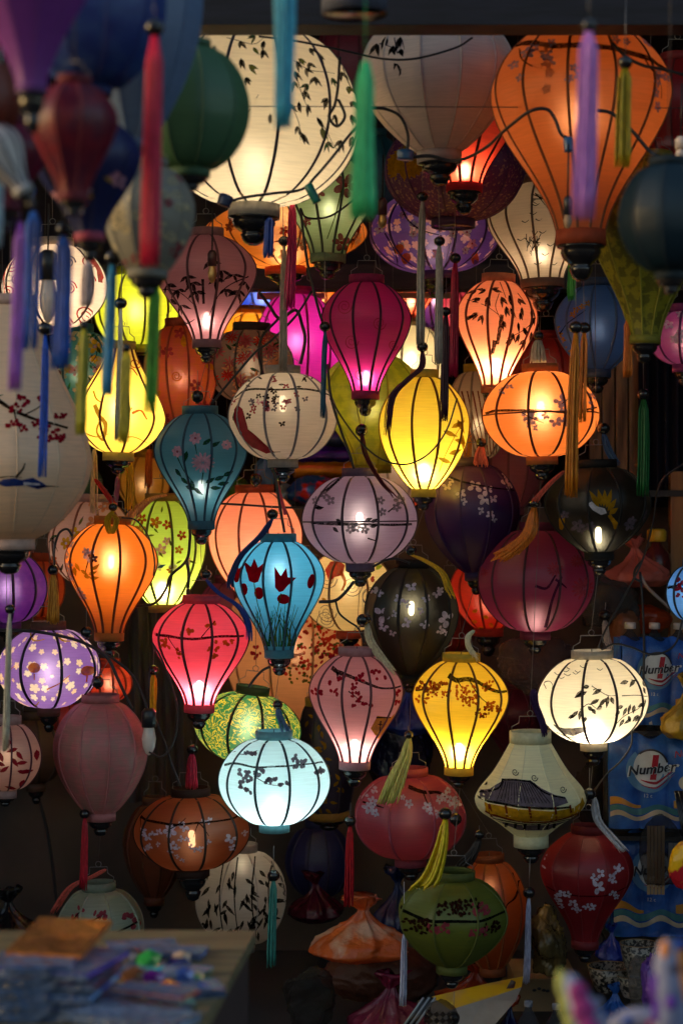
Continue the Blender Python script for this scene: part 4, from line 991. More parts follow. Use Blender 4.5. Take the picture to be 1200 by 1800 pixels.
d.line([(425, 1320), (440, 1318), (455, 1312)], 1.6, 1, 'grey'); d.line([(450, 1352), (475, 1365), (500, 1368)], 1.6, 1, 'grey'); d.line([(388, 1330), (415, 1318)], 1.5, 1, 'grey')
lantern('glowing icy white blue lantern with grey plum blossom', 482, 1284, 1462, 196, 5.65, 'round', 'd2f0f0', 1.3, .78, rt=.32, rb=.26, N=10, rib='22424c', ribw=5.5, lobe=0.035, fin=0, decor=d, tint=(.9, 1, .98), collar='6ea8b4')
lantern('faded coral red unlit lantern with a marbled print at left', 177, 1220, 1442, 164, 5.7, 'urn', 'bc7070', 0, rt=.39, rb=.31, N=10, rib=.8, ribw=4, fin=28, pattern='marble', col2='b88078')
d = D(65)
for _ in range(30): d.leaf(d.r.uniform(-20, 70), d.r.uniform(1280, 1390), 20, 8, d.r.uniform(0, 360), 'crimson')
lantern('pinkish white lantern with crimson leaves at the left edge', 12, 1258, 1402, 122, 5.55, 'round', 'd0a8a4', .12, .5, rib='5a2030', ribw=4, fin=16, decor=d)
lantern('orange red lit lantern half hidden behind the lavender one', 192, 1158, 1246, 80, 6.4, 'round', 'e2502a', .55, .5, rt=.5, fin=0, pattern='brocade', col2='d03a20')
lantern('red unlit lantern under the lavender one', 118, 1222, 1300, 72, 6.5, 'round', 'a82a20', 0, fin=0)
d = D(66)
d.fl(307, 1445, 13, 'lilac'); d.plum(338, 1432, 180, 'lilac', 'black', 1, 0)
for (x, y, r) in ((332, 1438, 9), (325, 1435, 6), (313, 1470, 9), (320, 1472, 6), (325, 1458, 6), (337, 1460, 6), (345, 1472, 6), (308, 1480, 6), (318, 1490, 5), (327, 1498, 5), (352, 1478, 6), (360, 1476, 6), (362, 1432, 6), (374, 1430, 6), (258, 1450, 7), (266, 1458, 9), (275, 1455, 7), (262, 1480, 7), (270, 1475, 6), (287, 1450, 7), (286, 1470, 5), (410, 1462, 10), (412, 1480, 7), (432, 1460, 6), (372, 1465, 6)): d.fl(x, y, r, 'lilac', miss=1)
lantern('amber brown gauze lantern with white blossoms', 337, 1384, 1540, 204, 5.9, 'round', '9c5430', .1, .6, rt=.33, rb=.28, N=10, rib='24100a', ribw=5.5, fin=44, decor=d, trp=.14, tint=(1, .6, .3), transl=.5, collar='3a2018')
d = D(67)
d.line([(715, 1374), (740, 1382), (770, 1385), (795, 1398), (818, 1400)], 6, 3, 'brown'); d.line([(622, 1402), (650, 1405), (672, 1408)], 4, 2, 'brown'); d.line([(740, 1382), (748, 1400), (760, 1410)], 2.2, 1, 'brown')
for (x, y, r) in ((630, 1395, 9), (640, 1388, 9), (645, 1412, 10), (655, 1418, 8), (658, 1425, 6), (652, 1400, 8), (715, 1400, 8), (747, 1405, 9), (755, 1412, 8), (765, 1418, 7), (770, 1395, 8), (780, 1392, 8), (792, 1400, 9), (800, 1405, 8), (812, 1398, 7), (785, 1384, 6), (620, 1438, 5), (705, 1390, 5), (795, 1420, 7), (655, 1382, 7)): d.fl(x, y, r, 'lilac')
lantern('rose pink unlit lantern with white blossoms behind a straw tassel', 720, 1349, 1522, 206, 5.9, 'round', 'b04a60', .04, .5, rt=.31, rb=.26, N=8, rib=.7, ribw=5, lobe=0.05, fin=26, decor=d)
d = D(68)
d.poly([(838, 1388), (858, 1380), (878, 1366), (898, 1362), (925, 1362), (942, 1374), (965, 1385), (985, 1390), (990, 1400), (960, 1406), (900, 1402), (860, 1398), (840, 1396)], 'grey')
d.line([(878, 1364), (900, 1362), (925, 1364)], 3, 3, 'ink'); d.line([(838, 1390), (870, 1378), (880, 1362)], 3, 2, 'ink'); d.line([(924, 1364), (950, 1382), (985, 1392)], 3, 2, 'ink'); d.line([(838, 1398), (880, 1402), (930, 1406), (995, 1408)], 4, 4, 'ink')
for i in range(16): d.line([(880 + i * 3.4, 1366), (866 + i * 6, 1398)], 1.2, 1, 'ink')
for (x, y) in ((900, 1350), (932, 1358), (848, 1372), (982, 1378)): d.spiral(x, y, 6, 1.5, 'ink', 1.5)
d.poly([(842, 1402), (900, 1408), (960, 1412), (1000, 1410), (1002, 1424), (970, 1430), (920, 1432), (880, 1430), (850, 1422)], 'gold')
for x in (858, 882, 922, 966, 995): d.line([(x - 2, 1404), (x + 3, 1430)], 4, 4, 'brick')
d.line([(848, 1420), (890, 1430), (930, 1434), (980, 1430), (1010, 1420)], 4, 3, 'brick'); d.poly([(1002, 1408), (1020, 1396), (1026, 1410), (1015, 1426), (1000, 1430)], 'gold')
d.poly([(868, 1436), (900, 1440), (960, 1440), (990, 1436), (960, 1452), (905, 1452)], 'grey')
for x in (886, 900, 916, 940, 955, 968): d.line([(x, 1438), (x + 1, 1450)], 5, 4, 'ink')
d.line([(862, 1432), (930, 1438), (1000, 1432)], 3, 2, 'ink')
lantern('white unlit conical lantern painted with a tiled pagoda', 932, 1285, 1488, 196, 5.6, 'cone', 'fce2b8', 0, rt=.36, rb=.3, N=10, rib=.88, ribw=2, fin=30, decor=d, ch=20)
d = D(69)
d.line([(950, 1555), (985, 1560), (1020, 1562), (1060, 1560), (1100, 1548)], 3, 2, 'wine')
for (x, y, r) in ((1039, 1545, 13), (1034, 1528, 8), (1043, 1521, 9), (1065, 1530, 10), (1073, 1517, 8), (1082, 1514, 7), (1070, 1534, 7), (978, 1570, 9), (981, 1562, 8), (990, 1561, 7), (980, 1580, 7), (983, 1588, 5), (1000, 1578, 9), (1003, 1585, 7), (1010, 1591, 6), (1022, 1581, 7), (1032, 1583, 8), (1068, 1560, 8), (1075, 1566, 6), (955, 1503, 6), (950, 1518, 6)): d.fl(x, y, r, 'lilac', miss=1)
lantern('dark red unlit lantern with white blossom petals at lower right', 1030, 1450, 1666, 164, 5.75, 'drop', '80161e', 0, rt=.35, rb=.28, N=10, rib=.8, ribw=3, fin=26, decor=d)
d = D(70)
d.line([(700, 1590), (740, 1600), (800, 1600), (850, 1600), (890, 1592)], 6, 4, 'ink')
for (x, y, n, q) in ((728, 1615, 36, 22), (765, 1612, 30, 18), (745, 1606, 20, 16), (785, 1580, 36, 20), (815, 1578, 40, 22), (840, 1582, 30, 18), (860, 1615, 30, 18), (836, 1620, 26, 16)): d.dots(x, y, n, q, q * .5, 3.2, d.r.choice(('brown', 'rose', 'brown')))
lantern('dark olive green unlit lantern with a brown tree print', 795, 1530, 1710, 200, 5.45, 'urn', '5a6424', 0, rt=.37, rb=.26, N=8, rib=.75, ribw=5, fin=28, decor=d)
d = D(71)
d.line([(910, 1545), (900, 1570), (885, 1580), (880, 1600)], 4, 2, 'black'); d.line([(898, 1530), (905, 1555)], 3, 1.5, 'black')
lantern('small amber orange lantern behind the olive green one', 862, 1500, 1714, 126, 5.9, 'urn', 'a04c18', .12, .25, rt=.4, rb=.34, rib=.6, fin=26, decor=d, trp=0, tint=(1, .6, .25))
d = D(72)
for (x, y, n) in ((140, 1600, 4), (148, 1592, 4), (180, 1598, 6), (188, 1597, 5), (232, 1606, 5), (245, 1614, 5), (200, 1630, 8), (218, 1635, 6), (165, 1605, 3)): d.dots(x, y, n, 7, 7, 4.5, 'rose')
d.line([(140, 1628), (170, 1627), (200, 1628), (235, 1618), (248, 1612)], 5, 3, 'black'); d.line([(145, 1608), (165, 1606), (185, 1598)], 3.5, 2, 'black'); d.line([(128, 1612), (150, 1590)], 3, 1.5, 'black')
lantern('sage green unlit lantern with a red plum branch at lower left', 176, 1550, 1720, 158, 6.0, 'round', '8f9a86', 0, rt=.36, rb=.3, N=8, rib=.85, fin=20, decor=d)
d = D(73)
for x0 in (420, 450, 395, 480):
    d.line([(x0, 1500), (x0 - 4, 1560), (x0 + 3, 1640)], 3, 2, 'ink')
for _ in range(90): d.leaf(d.r.uniform(350, 505), d.r.uniform(1520, 1650), d.r.uniform(14, 28), 6, d.r.uniform(30, 150), 'ink')
lantern('silver white lantern covered in ink bamboo at the bottom', 424, 1482, 1672, 168, 6.2, 'round', 'b8aea8', .12, .2, rt=.3, rb=.3, N=8, rib=.85, ribw=3, lobe=0.05, fin=0, decor=d, tint=(1, .85, .55))
d = D(74)
d.plum(1195, 1030, 60, 'crimson', 'black', 1, 0)
for (x, y, n) in ((1182, 1030, 5), (1190, 1042, 5), (1188, 1022, 4)): d.dots(x, y, n, 6, 6, 4, 'crimson')
lantern('small sky blue lit lantern with red berries at the right edge', 1216, 982, 1104, 92, 5.9, 'round', '6aa6e0', .6, .5, rib='1c2a3c', fin=0, decor=d, tint=(.85, .93, 1), seam=.4)
d = D(75)
for _ in range(40): d.leaf(d.r.uniform(535, 615), d.r.uniform(1255, 1420), 14, 6, d.r.uniform(0, 360), 'ochre')
lantern('tall navy lantern printed with gold leaves beside the dusty pink one', 575, 1225, 1440, 100, 6.5, 'urn', '231c34', 0, rt=.7, rb=.7, N=6, rib=.7, fin=20, decor=d, collar='8a6a2a')
d = D(76)
for (x, y, n, q) in ((560, 1115, 60, 50), (600, 1130, 40, 30), (520, 1160, 26, 26), (460, 1140, 12, 16), (575, 1150, 30, 26)): d.dots(x, y, n, q, q * .6, 4, d.r.choice(('crimson', 'red', 'olive')))
d.dots(555, 1120, 40, 55, 34, 3, 'olive'); d.dots(530, 1175, 20, 20, 16, 3.4, 'olive')
lantern('big peach coloured lantern with tiny red flowers behind the tulip lantern', 515, 985, 1290, 240, 6.75, 'round', 'cf9468', .5, .5, rt=.4, rb=.34, N=10, rib=.85, lobe=0.035, fin=0, decor=d, tint=(1, .75, .45))  # unlit itself; the added bulb stands in for light from neighbouring lanterns
# dim stock filling the gaps at the back
for a in (
    ('maroon unlit lantern in the gap between the cream and grey white ones', 612, 20, 205, 118, 5.95, 'round', '6c2038', 0),
    ('dark teal unlit lantern behind the bright green tassel', 662, 228, 405, 96, 6.3, 'urn', '24525c', 0),
    ('maroon unlit lantern in the shadow behind the pagoda lantern', 905, 1195, 1345, 130, 6.75, 'drop', '5c1c30', 0),
    ('brown silk unlit lantern low on the plaster wall', 272, 1400, 1590, 110, 6.85, 'urn', '6c3c28', 0),
    ('indigo unlit lantern in the shadow under the lilac one', 560, 1440, 1590, 116, 6.9, 'round', '2c2c5c', 0),
    ('dark green unlit lantern in the gap left of the lime green one', 128, 800, 905, 104, 6.9, 'round', '2c5240', 0),
    ('ochre lit lantern in the gap under the koi lantern', 252, 790, 905, 92, 6.95, 'round', 'b8842c', .25),
    ('dusky rose unlit lantern behind the deep purple one', 905, 740, 905, 112, 6.85, 'urn', '8c4a54', 0),
    ('deep red unlit lantern behind the black blossom one', 792, 1020, 1160, 96, 6.8, 'round', '7c1c20', 0),
    ('plum lit lantern behind the sky blue tulip lantern', 402, 1010, 1170, 116, 6.95, 'round', '8c3c5c', .2),
    ('umber unlit lantern behind the faded coral one', 62, 1250, 1390, 108, 6.85, 'round', '5c4434', 0)):
    lantern(*a, fin=24, rib=.6)
# ------------------------------------------------------------------ cords that carry each lantern
CORD = solid('cord_grey', (.14, .12, .11), .7)
for L in LANTERNS:
    s = L['s']
    topz = L['H'] / 2 + (36 if L['wire'] else 0) * s
    rz = L['root'].location.z + topz
    tgt = None
    if L['hang'] == 'rack':
        Yr = min((2.85, 3.3, 3.95), key=lambda q: abs(q - L['Y']))
        tgt = Vector((L['root'].location.x, Yr, 2.95))
        if L['wire'] is False: topz = L['H'] / 2
    else:
        best = None
        for U in LANTERNS:
            if U is L or U['hang'] == 'rack': continue
            gap = L['top'] - U['bot']
            if gap > 20 and abs(U['cx'] - L['cx']) < 55 and abs(U['Y'] - L['Y']) < .35 and (best is None or gap < best[0]):
                best = (gap, U)
        if best:
            tgt = at(best[1]['cx'], best[1]['bot'] - 3, best[1]['Y'])
        elif L['Y'] < 7:
            tgt = Vector((L['root'].location.x, min((4.9, 5.4, 5.85, 6.3, 6.75), key=lambda q: abs(q - L['Y'])), RAILZ))
        else:
            tgt = Vector((L['root'].location.x, L['Y'], 3.55))
    M = L['root'].matrix_basis.copy()
    a = Vector((0, 0, topz)); b = M.inverted() @ tgt
    if b.z > a.z:
        MB().tube([a, b], .0011 if L['hang'] != 'rack' else .001, 4).build('cord', CORD, L['root'])

# ------------------------------------------------------------------ tassels
FG = 'silk tassels hanging from the street racks'
for lab, path, w0, w1, Y, col, bead, n, up in (
    ('long crimson tassel hanging in front of the slate blue lantern', [(272, 62), (268, 260), (263, 466)], 26, 32, 2.85, 'e8284e', 17, 40, 60),
    ('light blue tassel hanging before the cream bamboo lantern', [(500, -60), (500, 60), (497, 222)], 40, 28, 2.85, '4fb4dc', 0, 40, 30),
    ('bright green tassel at the right side of the cream lantern', [(642, 108), (638, 250), (637, 382)], 22, 38, 2.85, '46d884', 0, 44, 130),
    ('lilac tassel in front of the big orange lantern', [(1034, 55), (1030, 200), (1024, 383)], 26, 36, 2.85, 'd888f0', 13, 40, 80),
    ('mustard yellow tassel in front of the big orange lantern', [(1098, 120), (1096, 200), (1094, 292)], 20, 26, 3.95, 'a8941c', 13, 30, 120),
    ('blue tassel at left beside the lilac one', [(60, 372), (58, 480), (52, 612)], 24, 28, 3.1, '2a62c0', 0, 34, 40),
    ('second blue tassel just right of the first blue one at left', [(112, 415), (110, 520), (104, 646)], 24, 30, 3.1, '2456b4', 14, 34, 60),
    ('lilac tassel at the left edge over the beige pear lantern', [(36, 390), (32, 530), (26, 684)], 18, 24, 2.95, '9c5cc8', 0, 32, 60),
    ('teal blue tassel with a round bead over the koi lantern', [(198, 464), (194, 580), (189, 692)], 16, 20, 3.4, '3c8fbc', 14, 24, 60),
    ('grass green tassel in front of the rust red lantern', [(272, 494), (268, 600), (263, 722)], 18, 20, 3.4, '4fa034', 12, 26, 60),
    ('olive yellow tassel left of the koi lantern', [(147, 578), (144, 660), (140, 762)], 16, 18, 3.6, '9a9a30', 8, 22, 60),
    ('grey white tassel under the navy floral lantern', [(154, 460), (153, 495), (151, 536)], 14, 20, 3.6, 'b0a4ac', 0, 18, 20),
    ('olive tassel in front of the koi lantern', [(222, 618), (220, 690), (218, 776)], 12, 16, 3.9, 'a09a28', 8, 18, 60),
    ('pale blue tassel at the very left edge', [(2, 140), (1, 280), (-3, 432)], 12, 14, 2.85, '8cb4e0', 0, 20, 60)):
    tassel(lab, path, w0 * 1.2, w1 * 1.15, Y, col, bead, n + 10, up, FG, 4)
for lab, path, w0, w1, Y, col, bead, n, up in (
    ('white tassel hanging over the koi lantern', [(213, 542), (211, 640), (208, 772)], 6, 14, 4.8, 'd8c8b0', 11, 18, 60),
    ('strong blue tassel hanging over the beige pear lantern', [(80, 588), (78, 700), (74, 836)], 10, 16, 4.4, '1f58c8', 13, 24, 60),
    ('grey silk tassel with black bead beside the violet lantern', [(742, 354), (739, 470), (738, 604)], 12, 20, 5.2, '9a948c', 10, 22, 80),
    ('pale grey tassel under the salmon red lantern', [(772, 432), (772, 520), (771, 638)], 12, 16, 5.2, 'b4aea4', 10, 22, 90),
    ('crimson tassel under the cream lantern', [(514, 355), (512, 440), (508, 542)], 12, 20, 5.1, 'c42858', 0, 26, 40),
    ('beige tassel over the off white bird lantern', [(499, 432), (498, 520), (497, 652)], 8, 15, 5.2, 'b09a84', 10, 22, 40),
    ('short blue tassel under the cream lantern', [(474, 383), (472, 410), (470, 450)], 14, 18, 5.0, '2e4fa8', 0, 20, 20),
    ('slim dark teal tassel left of the dark magenta lantern', [(571, 582), (568, 650), (566, 732)], 9, 11, 5.5, '1f5a78', 10, 18, 130),
    ('dark plum tassel left of the coral bamboo lantern', [(783, 555), (781, 640), (779, 738)], 12, 16, 5.5, '3a1830', 9, 22, 60),
    ('crimson tassel left of the coral bamboo lantern', [(800, 462), (799, 560), (797, 660)], 12, 18, 5.5, 'b01c48', 10, 24, 80),
    ('long orange tassel beside its shorter twin by the round orange lantern', [(1011, 585), (1005, 720), (1002, 872)], 14, 24, 4.9, 'dc7c18', 12, 30, 110),
    ('shorter orange tassel right of its longer twin', [(1026, 585), (1024, 660), (1022, 740)], 12, 16, 5.0, 'd8741c', 11, 24, 90),
    ('orange tassel under the olive yellow brocade lantern', [(1104, 560), (1104, 610), (1104, 662)], 14, 20, 5.0, 'e0701c', 0, 22, 20),
    ('short green tassel right of the ivory bird lantern', [(1003, 462), (1003, 492), (1003, 526)], 12, 15, 5.0, '3c9a34', 0, 18, 40),
    ('dark green tassel in front of the navy curtain', [(1130, 702), (1130, 780), (1128, 870)], 16, 22, 5.6, '1f6a34', 11, 26, 110),
    ('orange tassel hanging above the lavender lantern', [(94, 1010), (95, 1050), (94, 1094)], 12, 24, 5.6, 'e08a2c', 10, 24, 60),
    ('tall white tassel at the left edge in front of the lavender lantern', [(18, 1078), (15, 1190), (12, 1318)], 8, 15, 4.8, 'd8c0a8', 9, 20, 70),
    ('yellow looped tassel right of the lavender lantern', [(270, 1186), (269, 1220), (268, 1262)], 12, 14, 5.9, 'd8c020', 10, 20, 60),
    ('dark red tassel at the foot of the rose pink lantern', [(615, 1452), (614, 1510), (612, 1592)], 10, 18, 5.7, 'b01424', 11, 18, 30),
    ('sea green tassel below the icy white lantern', [(481, 1548), (478, 1610), (476, 1698)], 12, 17, 5.6, '3c8a80', 11, 22, 50),
    ('white tassel hanging left of the olive green lantern', [(710, 1640), (709, 1690), (707, 1766)], 9, 17, 5.4, 'b8b8e0', 0, 20, 90),
    ('white tassel hanging below the pagoda lantern', [(929, 1578), (928, 1640), (925, 1726)], 8, 15, 5.55, 'b4b4d8', 11, 20, 60),
    ('red tassel beside the faded coral lantern', [(149, 1438), (149, 1490), (146, 1562)], 9, 16, 5.65, 'b0182c', 9, 18, 20),
    ('grey tassel behind the round wine lantern', [(1062, 1090), (1066, 1120), (1080, 1160)], 10, 14, 6.1, 'a89a98', 11, 16, 20),
    ('yellow tassel hanging right of the koi lantern foot', [(228, 812), (229, 850), (228, 896)], 12, 16, 6.0, 'd0a020', 0, 18, 20),
    ('rust tassel hanging beside the teal lantern', [(263, 790), (262, 820), (261, 856)], 12, 14, 6.1, '9a4a20', 0, 18, 20),
    ('ivory tassel hanging left of the koi lantern foot', [(166, 790), (166, 840), (165, 900)], 10, 14, 6.1, 'c8b490', 0, 18, 20),
    ('mauve tassel hanging under the koi lantern', [(207, 838), (206, 860), (203, 886)], 9, 12, 6.0, '8a4a6a', 0, 16, 20),
    ('orange tassel at the foot of the bright yellow lantern', [(822, 755), (822, 790), (821, 828)], 12, 14, 6.2, 'e08a20', 0, 18, 20),
    ('dark slate tassel hanging above the black bird lantern', [(1060, 762), (1068, 790), (1082, 815)], 9, 16, 5.75, '3a5a80', 11, 18, 30)):
    tassel(lab, path, w0, w1, Y, col, bead, n, up)
# tassels draped over lantern tops
DG = 'tassels draped over lantern tops'
for lab, path, w0, w1, Y, col, bead, n, fr in (
    ('plum tassel draped across the bright yellow lantern', [(742, 618), (740, 645), (715, 668), (688, 700), (679, 765)], 10, 14, 5.62, '4a1838', 10, 24, 20),
    ('straw coloured tassel draped over the rose pink lantern', [(718, 1298), (712, 1330), (698, 1362), (680, 1412)], 10, 42, 5.7, 'e0c46a', 8, 34, 22),
    ('bright yellow tassel draped over the olive green lantern', [(782, 1440), (774, 1490), (757, 1540), (738, 1562)], 9, 46, 5.3, 'e8b818', 12, 36, 20),
    ('orange tassel splayed over the wine red lantern', [(938, 892), (930, 935), (905, 962), (872, 985)], 10, 50, 5.72, 'd87018', 9, 34, 30),
    ('yellow gold tassel curled on the orange balloon lantern', [(199, 898), (188, 915), (195, 938), (205, 915), (196, 902)], 12, 10, 5.66, 'e0a010', 8, 24, 8),
    ('dusty red tassel fanned on top of the deep purple lantern', [(845, 785), (842, 800), (843, 818)], 8, 32, 5.85, 'e0705a', 9, 22, 20),
    ('cream tassel puffed on top of the round orange lantern', [(946, 598), (946, 612), (947, 640)], 10, 32, 5.78, 'e8d0b0', 9, 30, 5),
    ('peach tassel draped over the lime green lantern', [(292, 870), (265, 878), (240, 898), (222, 925)], 8, 26, 6.08, 'e09a64', 0, 24, 30),
    ('navy tassel stretched from the tulip lantern down its left side', [(479, 912), (460, 940), (425, 975), (408, 1010), (404, 1035)], 11, 12, 5.64, '1f3a70', 10, 24, 10),
    ('blue tassel draped over the crimson pink lantern', [(362, 1018), (385, 1042), (420, 1066), (437, 1095), (440, 1125)], 9, 14, 5.66, '24409a', 10, 22, 20),
    ('yellow tassel draped over the black blossom lantern', [(722, 975), (745, 985), (775, 1005), (788, 1035), (796, 1050)], 8, 18, 5.8, 'd8a818', 10, 18, 30),
    ('cream tassel hanging beside the top of the dusty pink lantern', [(645, 1095), (650, 1125), (672, 1160), (690, 1185)], 8, 22, 5.72, 'd8c8a8', 9, 20, 20),
    ('ivory tassel tied on top of the amber yellow lantern', [(832, 1108), (822, 1120), (824, 1138), (840, 1160)], 9, 12, 5.7, 'e4d8b0', 0, 18, 20),
    ('white tassel slung over the dark red blossom lantern', [(1044, 1402), (1050, 1440), (1072, 1468), (1098, 1496)], 13, 18, 5.62, 'd0c4cc', 0, 22, 20),
    ('dark violet tassel drooping over the pagoda lantern top', [(936, 1212), (938, 1235), (950, 1265), (956, 1292)], 18, 12, 5.55, '341a4c', 0, 26, 10),
    ('crimson tassel standing in the amber brown lantern top', [(338, 1325), (338, 1350), (338, 1384)], 10, 24, 5.86, 'c02440', 10, 24, 5),
    ('slate blue tassel in the icy white lantern top', [(488, 1246), (492, 1262), (502, 1286)], 9, 20, 5.62, '4a6a90', 9, 16, 10),
    ('salmon ribbon tassel draped over the sage green lantern', [(186, 1528), (165, 1540), (125, 1560), (95, 1604)], 12, 14, 5.82, 'd05a4c', 0, 24, 15),
    ('burgundy tassel falling behind the dusky lilac lantern top', [(636, 762), (640, 790), (650, 815), (672, 850), (694, 872)], 9, 9, 5.74, '5a1428', 10, 18, 10),
    ('red ribbon tassel above the orange balloon lantern', [(168, 842), (182, 862), (202, 888)], 10, 12, 5.7, 'c8281c', 0, 18, 5),
    ('coral ribbon tassel slanting above the wine red lantern', [(990, 828), (965, 850), (938, 880)], 8, 14, 5.7, 'd8604c', 0, 20, 5),
    ('black horsehair tassel by the small amber lantern', [(842, 1474), (830, 1500), (810, 1525)], 8, 30, 5.6, '1a1414', 9, 26, 30)):
    tassel(lab, path, w0, w1, Y, col, bead, n, 14 if bead else 0, DG, fr)
# loose beads on cords below finials
for lab, x, y, Y in (('black bead hanging under the dark magenta lantern', 635, 757, 5.83), ('black bead over the off white lantern beside the teal one', 347, 697, 5.7), ('black bead under the dusky lilac lantern', 637, 1090, 5.7),
                     ('black bead left of the lavender lantern top', 152, 1112, 5.65), ('black bead on the coral lantern beside the red ribbon', 450, 843, 5.9), ('black bead in the wire above the faded coral lantern', 172, 1199, 5.66),
                     ('black bead below the small amber lantern', 842, 1788, 5.85), ('black bead below the olive green lantern', 797, 1789, 5.4), ('black bead right of the pagoda lantern', 1035, 1396, 5.6), ('black bead left of the ivory tassel on the rose lantern', 800, 1440, 5.62)):
    s = Y / F
    r = empty('cord_bead', at(x, y, Y), lab, 'bead', 'black beads on hanging cords')
    MB().ball((0, 0, 0), 11 * s, 14, 9).build('bead', BLACK, r)
    MB().tube([(0, 0, 10 * s), (.5 * s, 0, 46 * s)], .7 * s, 4).build('cord', STEEL, r)
    MB().lathe([(3.4 * s, 0), (3.4 * s, -3 * s), (0, -3.2 * s)], 8).build('knot', solid('knot_dark', (.06, .02, .02), .8), r, (0, 0, -9.5 * s))

# ------------------------------------------------------------------ electric cables, connectors, bare bulb
cable('thin wire stretched straight across the top lanterns', [(425, 187, 4.7), (800, 188, 4.7), (1210, 190, 4.7)], .8)
cable('black cable sagging under the front beam behind the green tassel', [(455, 64, 4.8), (520, 72, 4.8), (600, 88, 4.8), (670, 103, 4.8), (730, 103, 4.8), (800, 84, 4.8), (830, 66, 4.8)], 1.9)
cable('black cable looping down to blue tape by the grey white lantern', [(650, 190, 4.85), (678, 192, 4.85), (703, 205, 4.85), (716, 235, 4.85), (716, 265, 4.85)], 2.6)
cable('black cable running right from the blue tape to the orange lantern', [(722, 277, 4.85), (755, 274, 4.85), (800, 283, 4.85), (850, 262, 4.75), (890, 226, 4.6), (930, 196, 4.55), (960, 192, 4.55), (975, 210, 4.55), (985, 235, 4.55), (998, 244, 4.55)], 3.)
cable('black cable over the right side of the orange lantern', [(1050, 194, 4.55), (1075, 200, 4.55), (1110, 230, 4.55), (1140, 265, 4.55), (1160, 278, 4.55)], 3.2)
cable('black cable crossing the top right of the orange lantern', [(1075, 75, 4.55), (1100, 100, 4.55), (1130, 115, 4.55), (1165, 122, 4.55), (1210, 134, 4.55)], 2.8)
cable('black cable swooping round the foot of the cream lantern', [(632, 216, 4.75), (608, 245, 4.75), (585, 275, 4.75), (555, 310, 4.75), (530, 333, 4.75), (480, 340, 4.75), (430, 347, 4.75), (390, 358, 4.75)], 2.8)
cable('looped black wire tie on the face of the cream lantern', [(597, 100, 4.75), (594, 150, 4.75), (588, 185, 4.75), (578, 205, 4.75), (592, 222, 4.75), (606, 205, 4.75), (598, 182, 4.75), (594, 175, 4.75)], 2.6)
cable('black cable falling from the cream lantern past the pale green one', [(528, 366, 5.5), (534, 420, 5.5), (542, 470, 5.5), (556, 530, 5.5), (566, 565, 5.5)], 2.4)
cable('black cable drooping under the cream lantern to the pale green one', [(528, 366, 5.5), (540, 383, 5.5), (580, 380, 5.5), (620, 352, 5.5), (640, 330, 5.5)], 1.8)
cable('black cable slanting up from the teal lantern to the pink room', [(372, 710, 5.65), (388, 690, 5.65), (420, 652, 5.65), (450, 618, 5.65), (475, 600, 5.65), (520, 555, 5.65), (548, 512, 5.65)], 2.3)
cable('black twin cable beside the hot pink lantern', [(455, 512, 6.2), (475, 540, 6.2), (492, 560, 6.2), (520, 545, 6.2), (532, 575, 6.2), (536, 600, 6.2), (528, 640, 6.2)], 3)
cable('black cable dropping past the dark lotus lantern', [(490, 560, 6.1), (462, 590, 6.1), (455, 620, 6.1), (462, 660, 6.1)], 2.6)
cable('pair of black cables falling beside the olive lantern', [(575, 640, 5.65), (582, 700, 5.65), (600, 760, 5.65), (615, 800, 5.65), (622, 824, 5.65)], 2.4)
cable('black cable curving below the bright yellow lantern', [(580, 700, 5.62), (606, 742, 5.62), (636, 780, 5.62), (672, 808, 5.62), (715, 816, 5.62), (755, 796, 5.62), (785, 755, 5.62), (803, 700, 5.62)], 1.6)
cable('black cable running level across the peach pink lantern', [(366, 884, 5.95), (420, 887, 5.95), (480, 891, 5.95), (536, 893, 5.95)], 2.)
cable('black cable leaning over the top of the tulip lantern', [(477, 800, 5.68), (486, 850, 5.68), (492, 890, 5.68), (500, 936, 5.68)], 2.6)
cable('red ribbon cord beside the cable over the tulip lantern', [(480, 822, 5.72), (490, 860, 5.72), (502, 905, 5.72)], 3.2, solid('ribbon_red', (.5, .03, .06), .5), 'ribbon', 'loose ribbons', 'ribbon_cord')
cable('black cable arching over the orange balloon lantern', [(214, 910, 5.62), (240, 915, 5.62), (262, 945, 5.62), (272, 985, 5.62), (270, 1012, 5.62)], 1.5)
cable('thick black cable below the lime green lantern', [(238, 1066, 5.8), (272, 1060, 5.8), (292, 1035, 5.8), (300, 1012, 5.8), (328, 985, 5.8), (334, 950, 5.8), (334, 930, 5.8)], 2.6)
cable('black cable descending right of the lime green lantern', [(328, 985, 5.82), (332, 1010, 5.82), (330, 1045, 5.82)], 3)
cable('black cable rising to the left of the orange balloon lantern', [(96, 1000, 5.62), (96, 965, 5.62), (104, 938, 5.62), (118, 930, 5.62), (128, 942, 5.62)], 2.2)
cable('thick black cable over the lavender lantern to the bare bulb', [(-10, 1107, 5.58), (60, 1110, 5.58), (120, 1121, 5.58), (160, 1136, 5.58), (190, 1158, 5.58), (206, 1190, 5.58), (222, 1225, 5.58), (232, 1245, 5.58)], 3.)
cable('second black cable from the lavender lantern to the bulb holder', [(160, 1136, 5.6), (205, 1162, 5.6), (235, 1190, 5.6), (252, 1225, 5.6), (258, 1245, 5.6)], 2.6)
cable('black cable hanging in a loop right of the bare bulb', [(262, 1322, 5.6), (285, 1330, 5.6), (305, 1305, 5.6), (313, 1260, 5.6), (305, 1215, 5.6), (285, 1160, 5.6), (268, 1130, 5.6)], 1.8)
cable('black cable falling from the bulb holder to the amber lantern', [(272, 1262, 5.7), (288, 1300, 5.7), (303, 1345, 5.7), (318, 1384, 5.7)], 2.2)
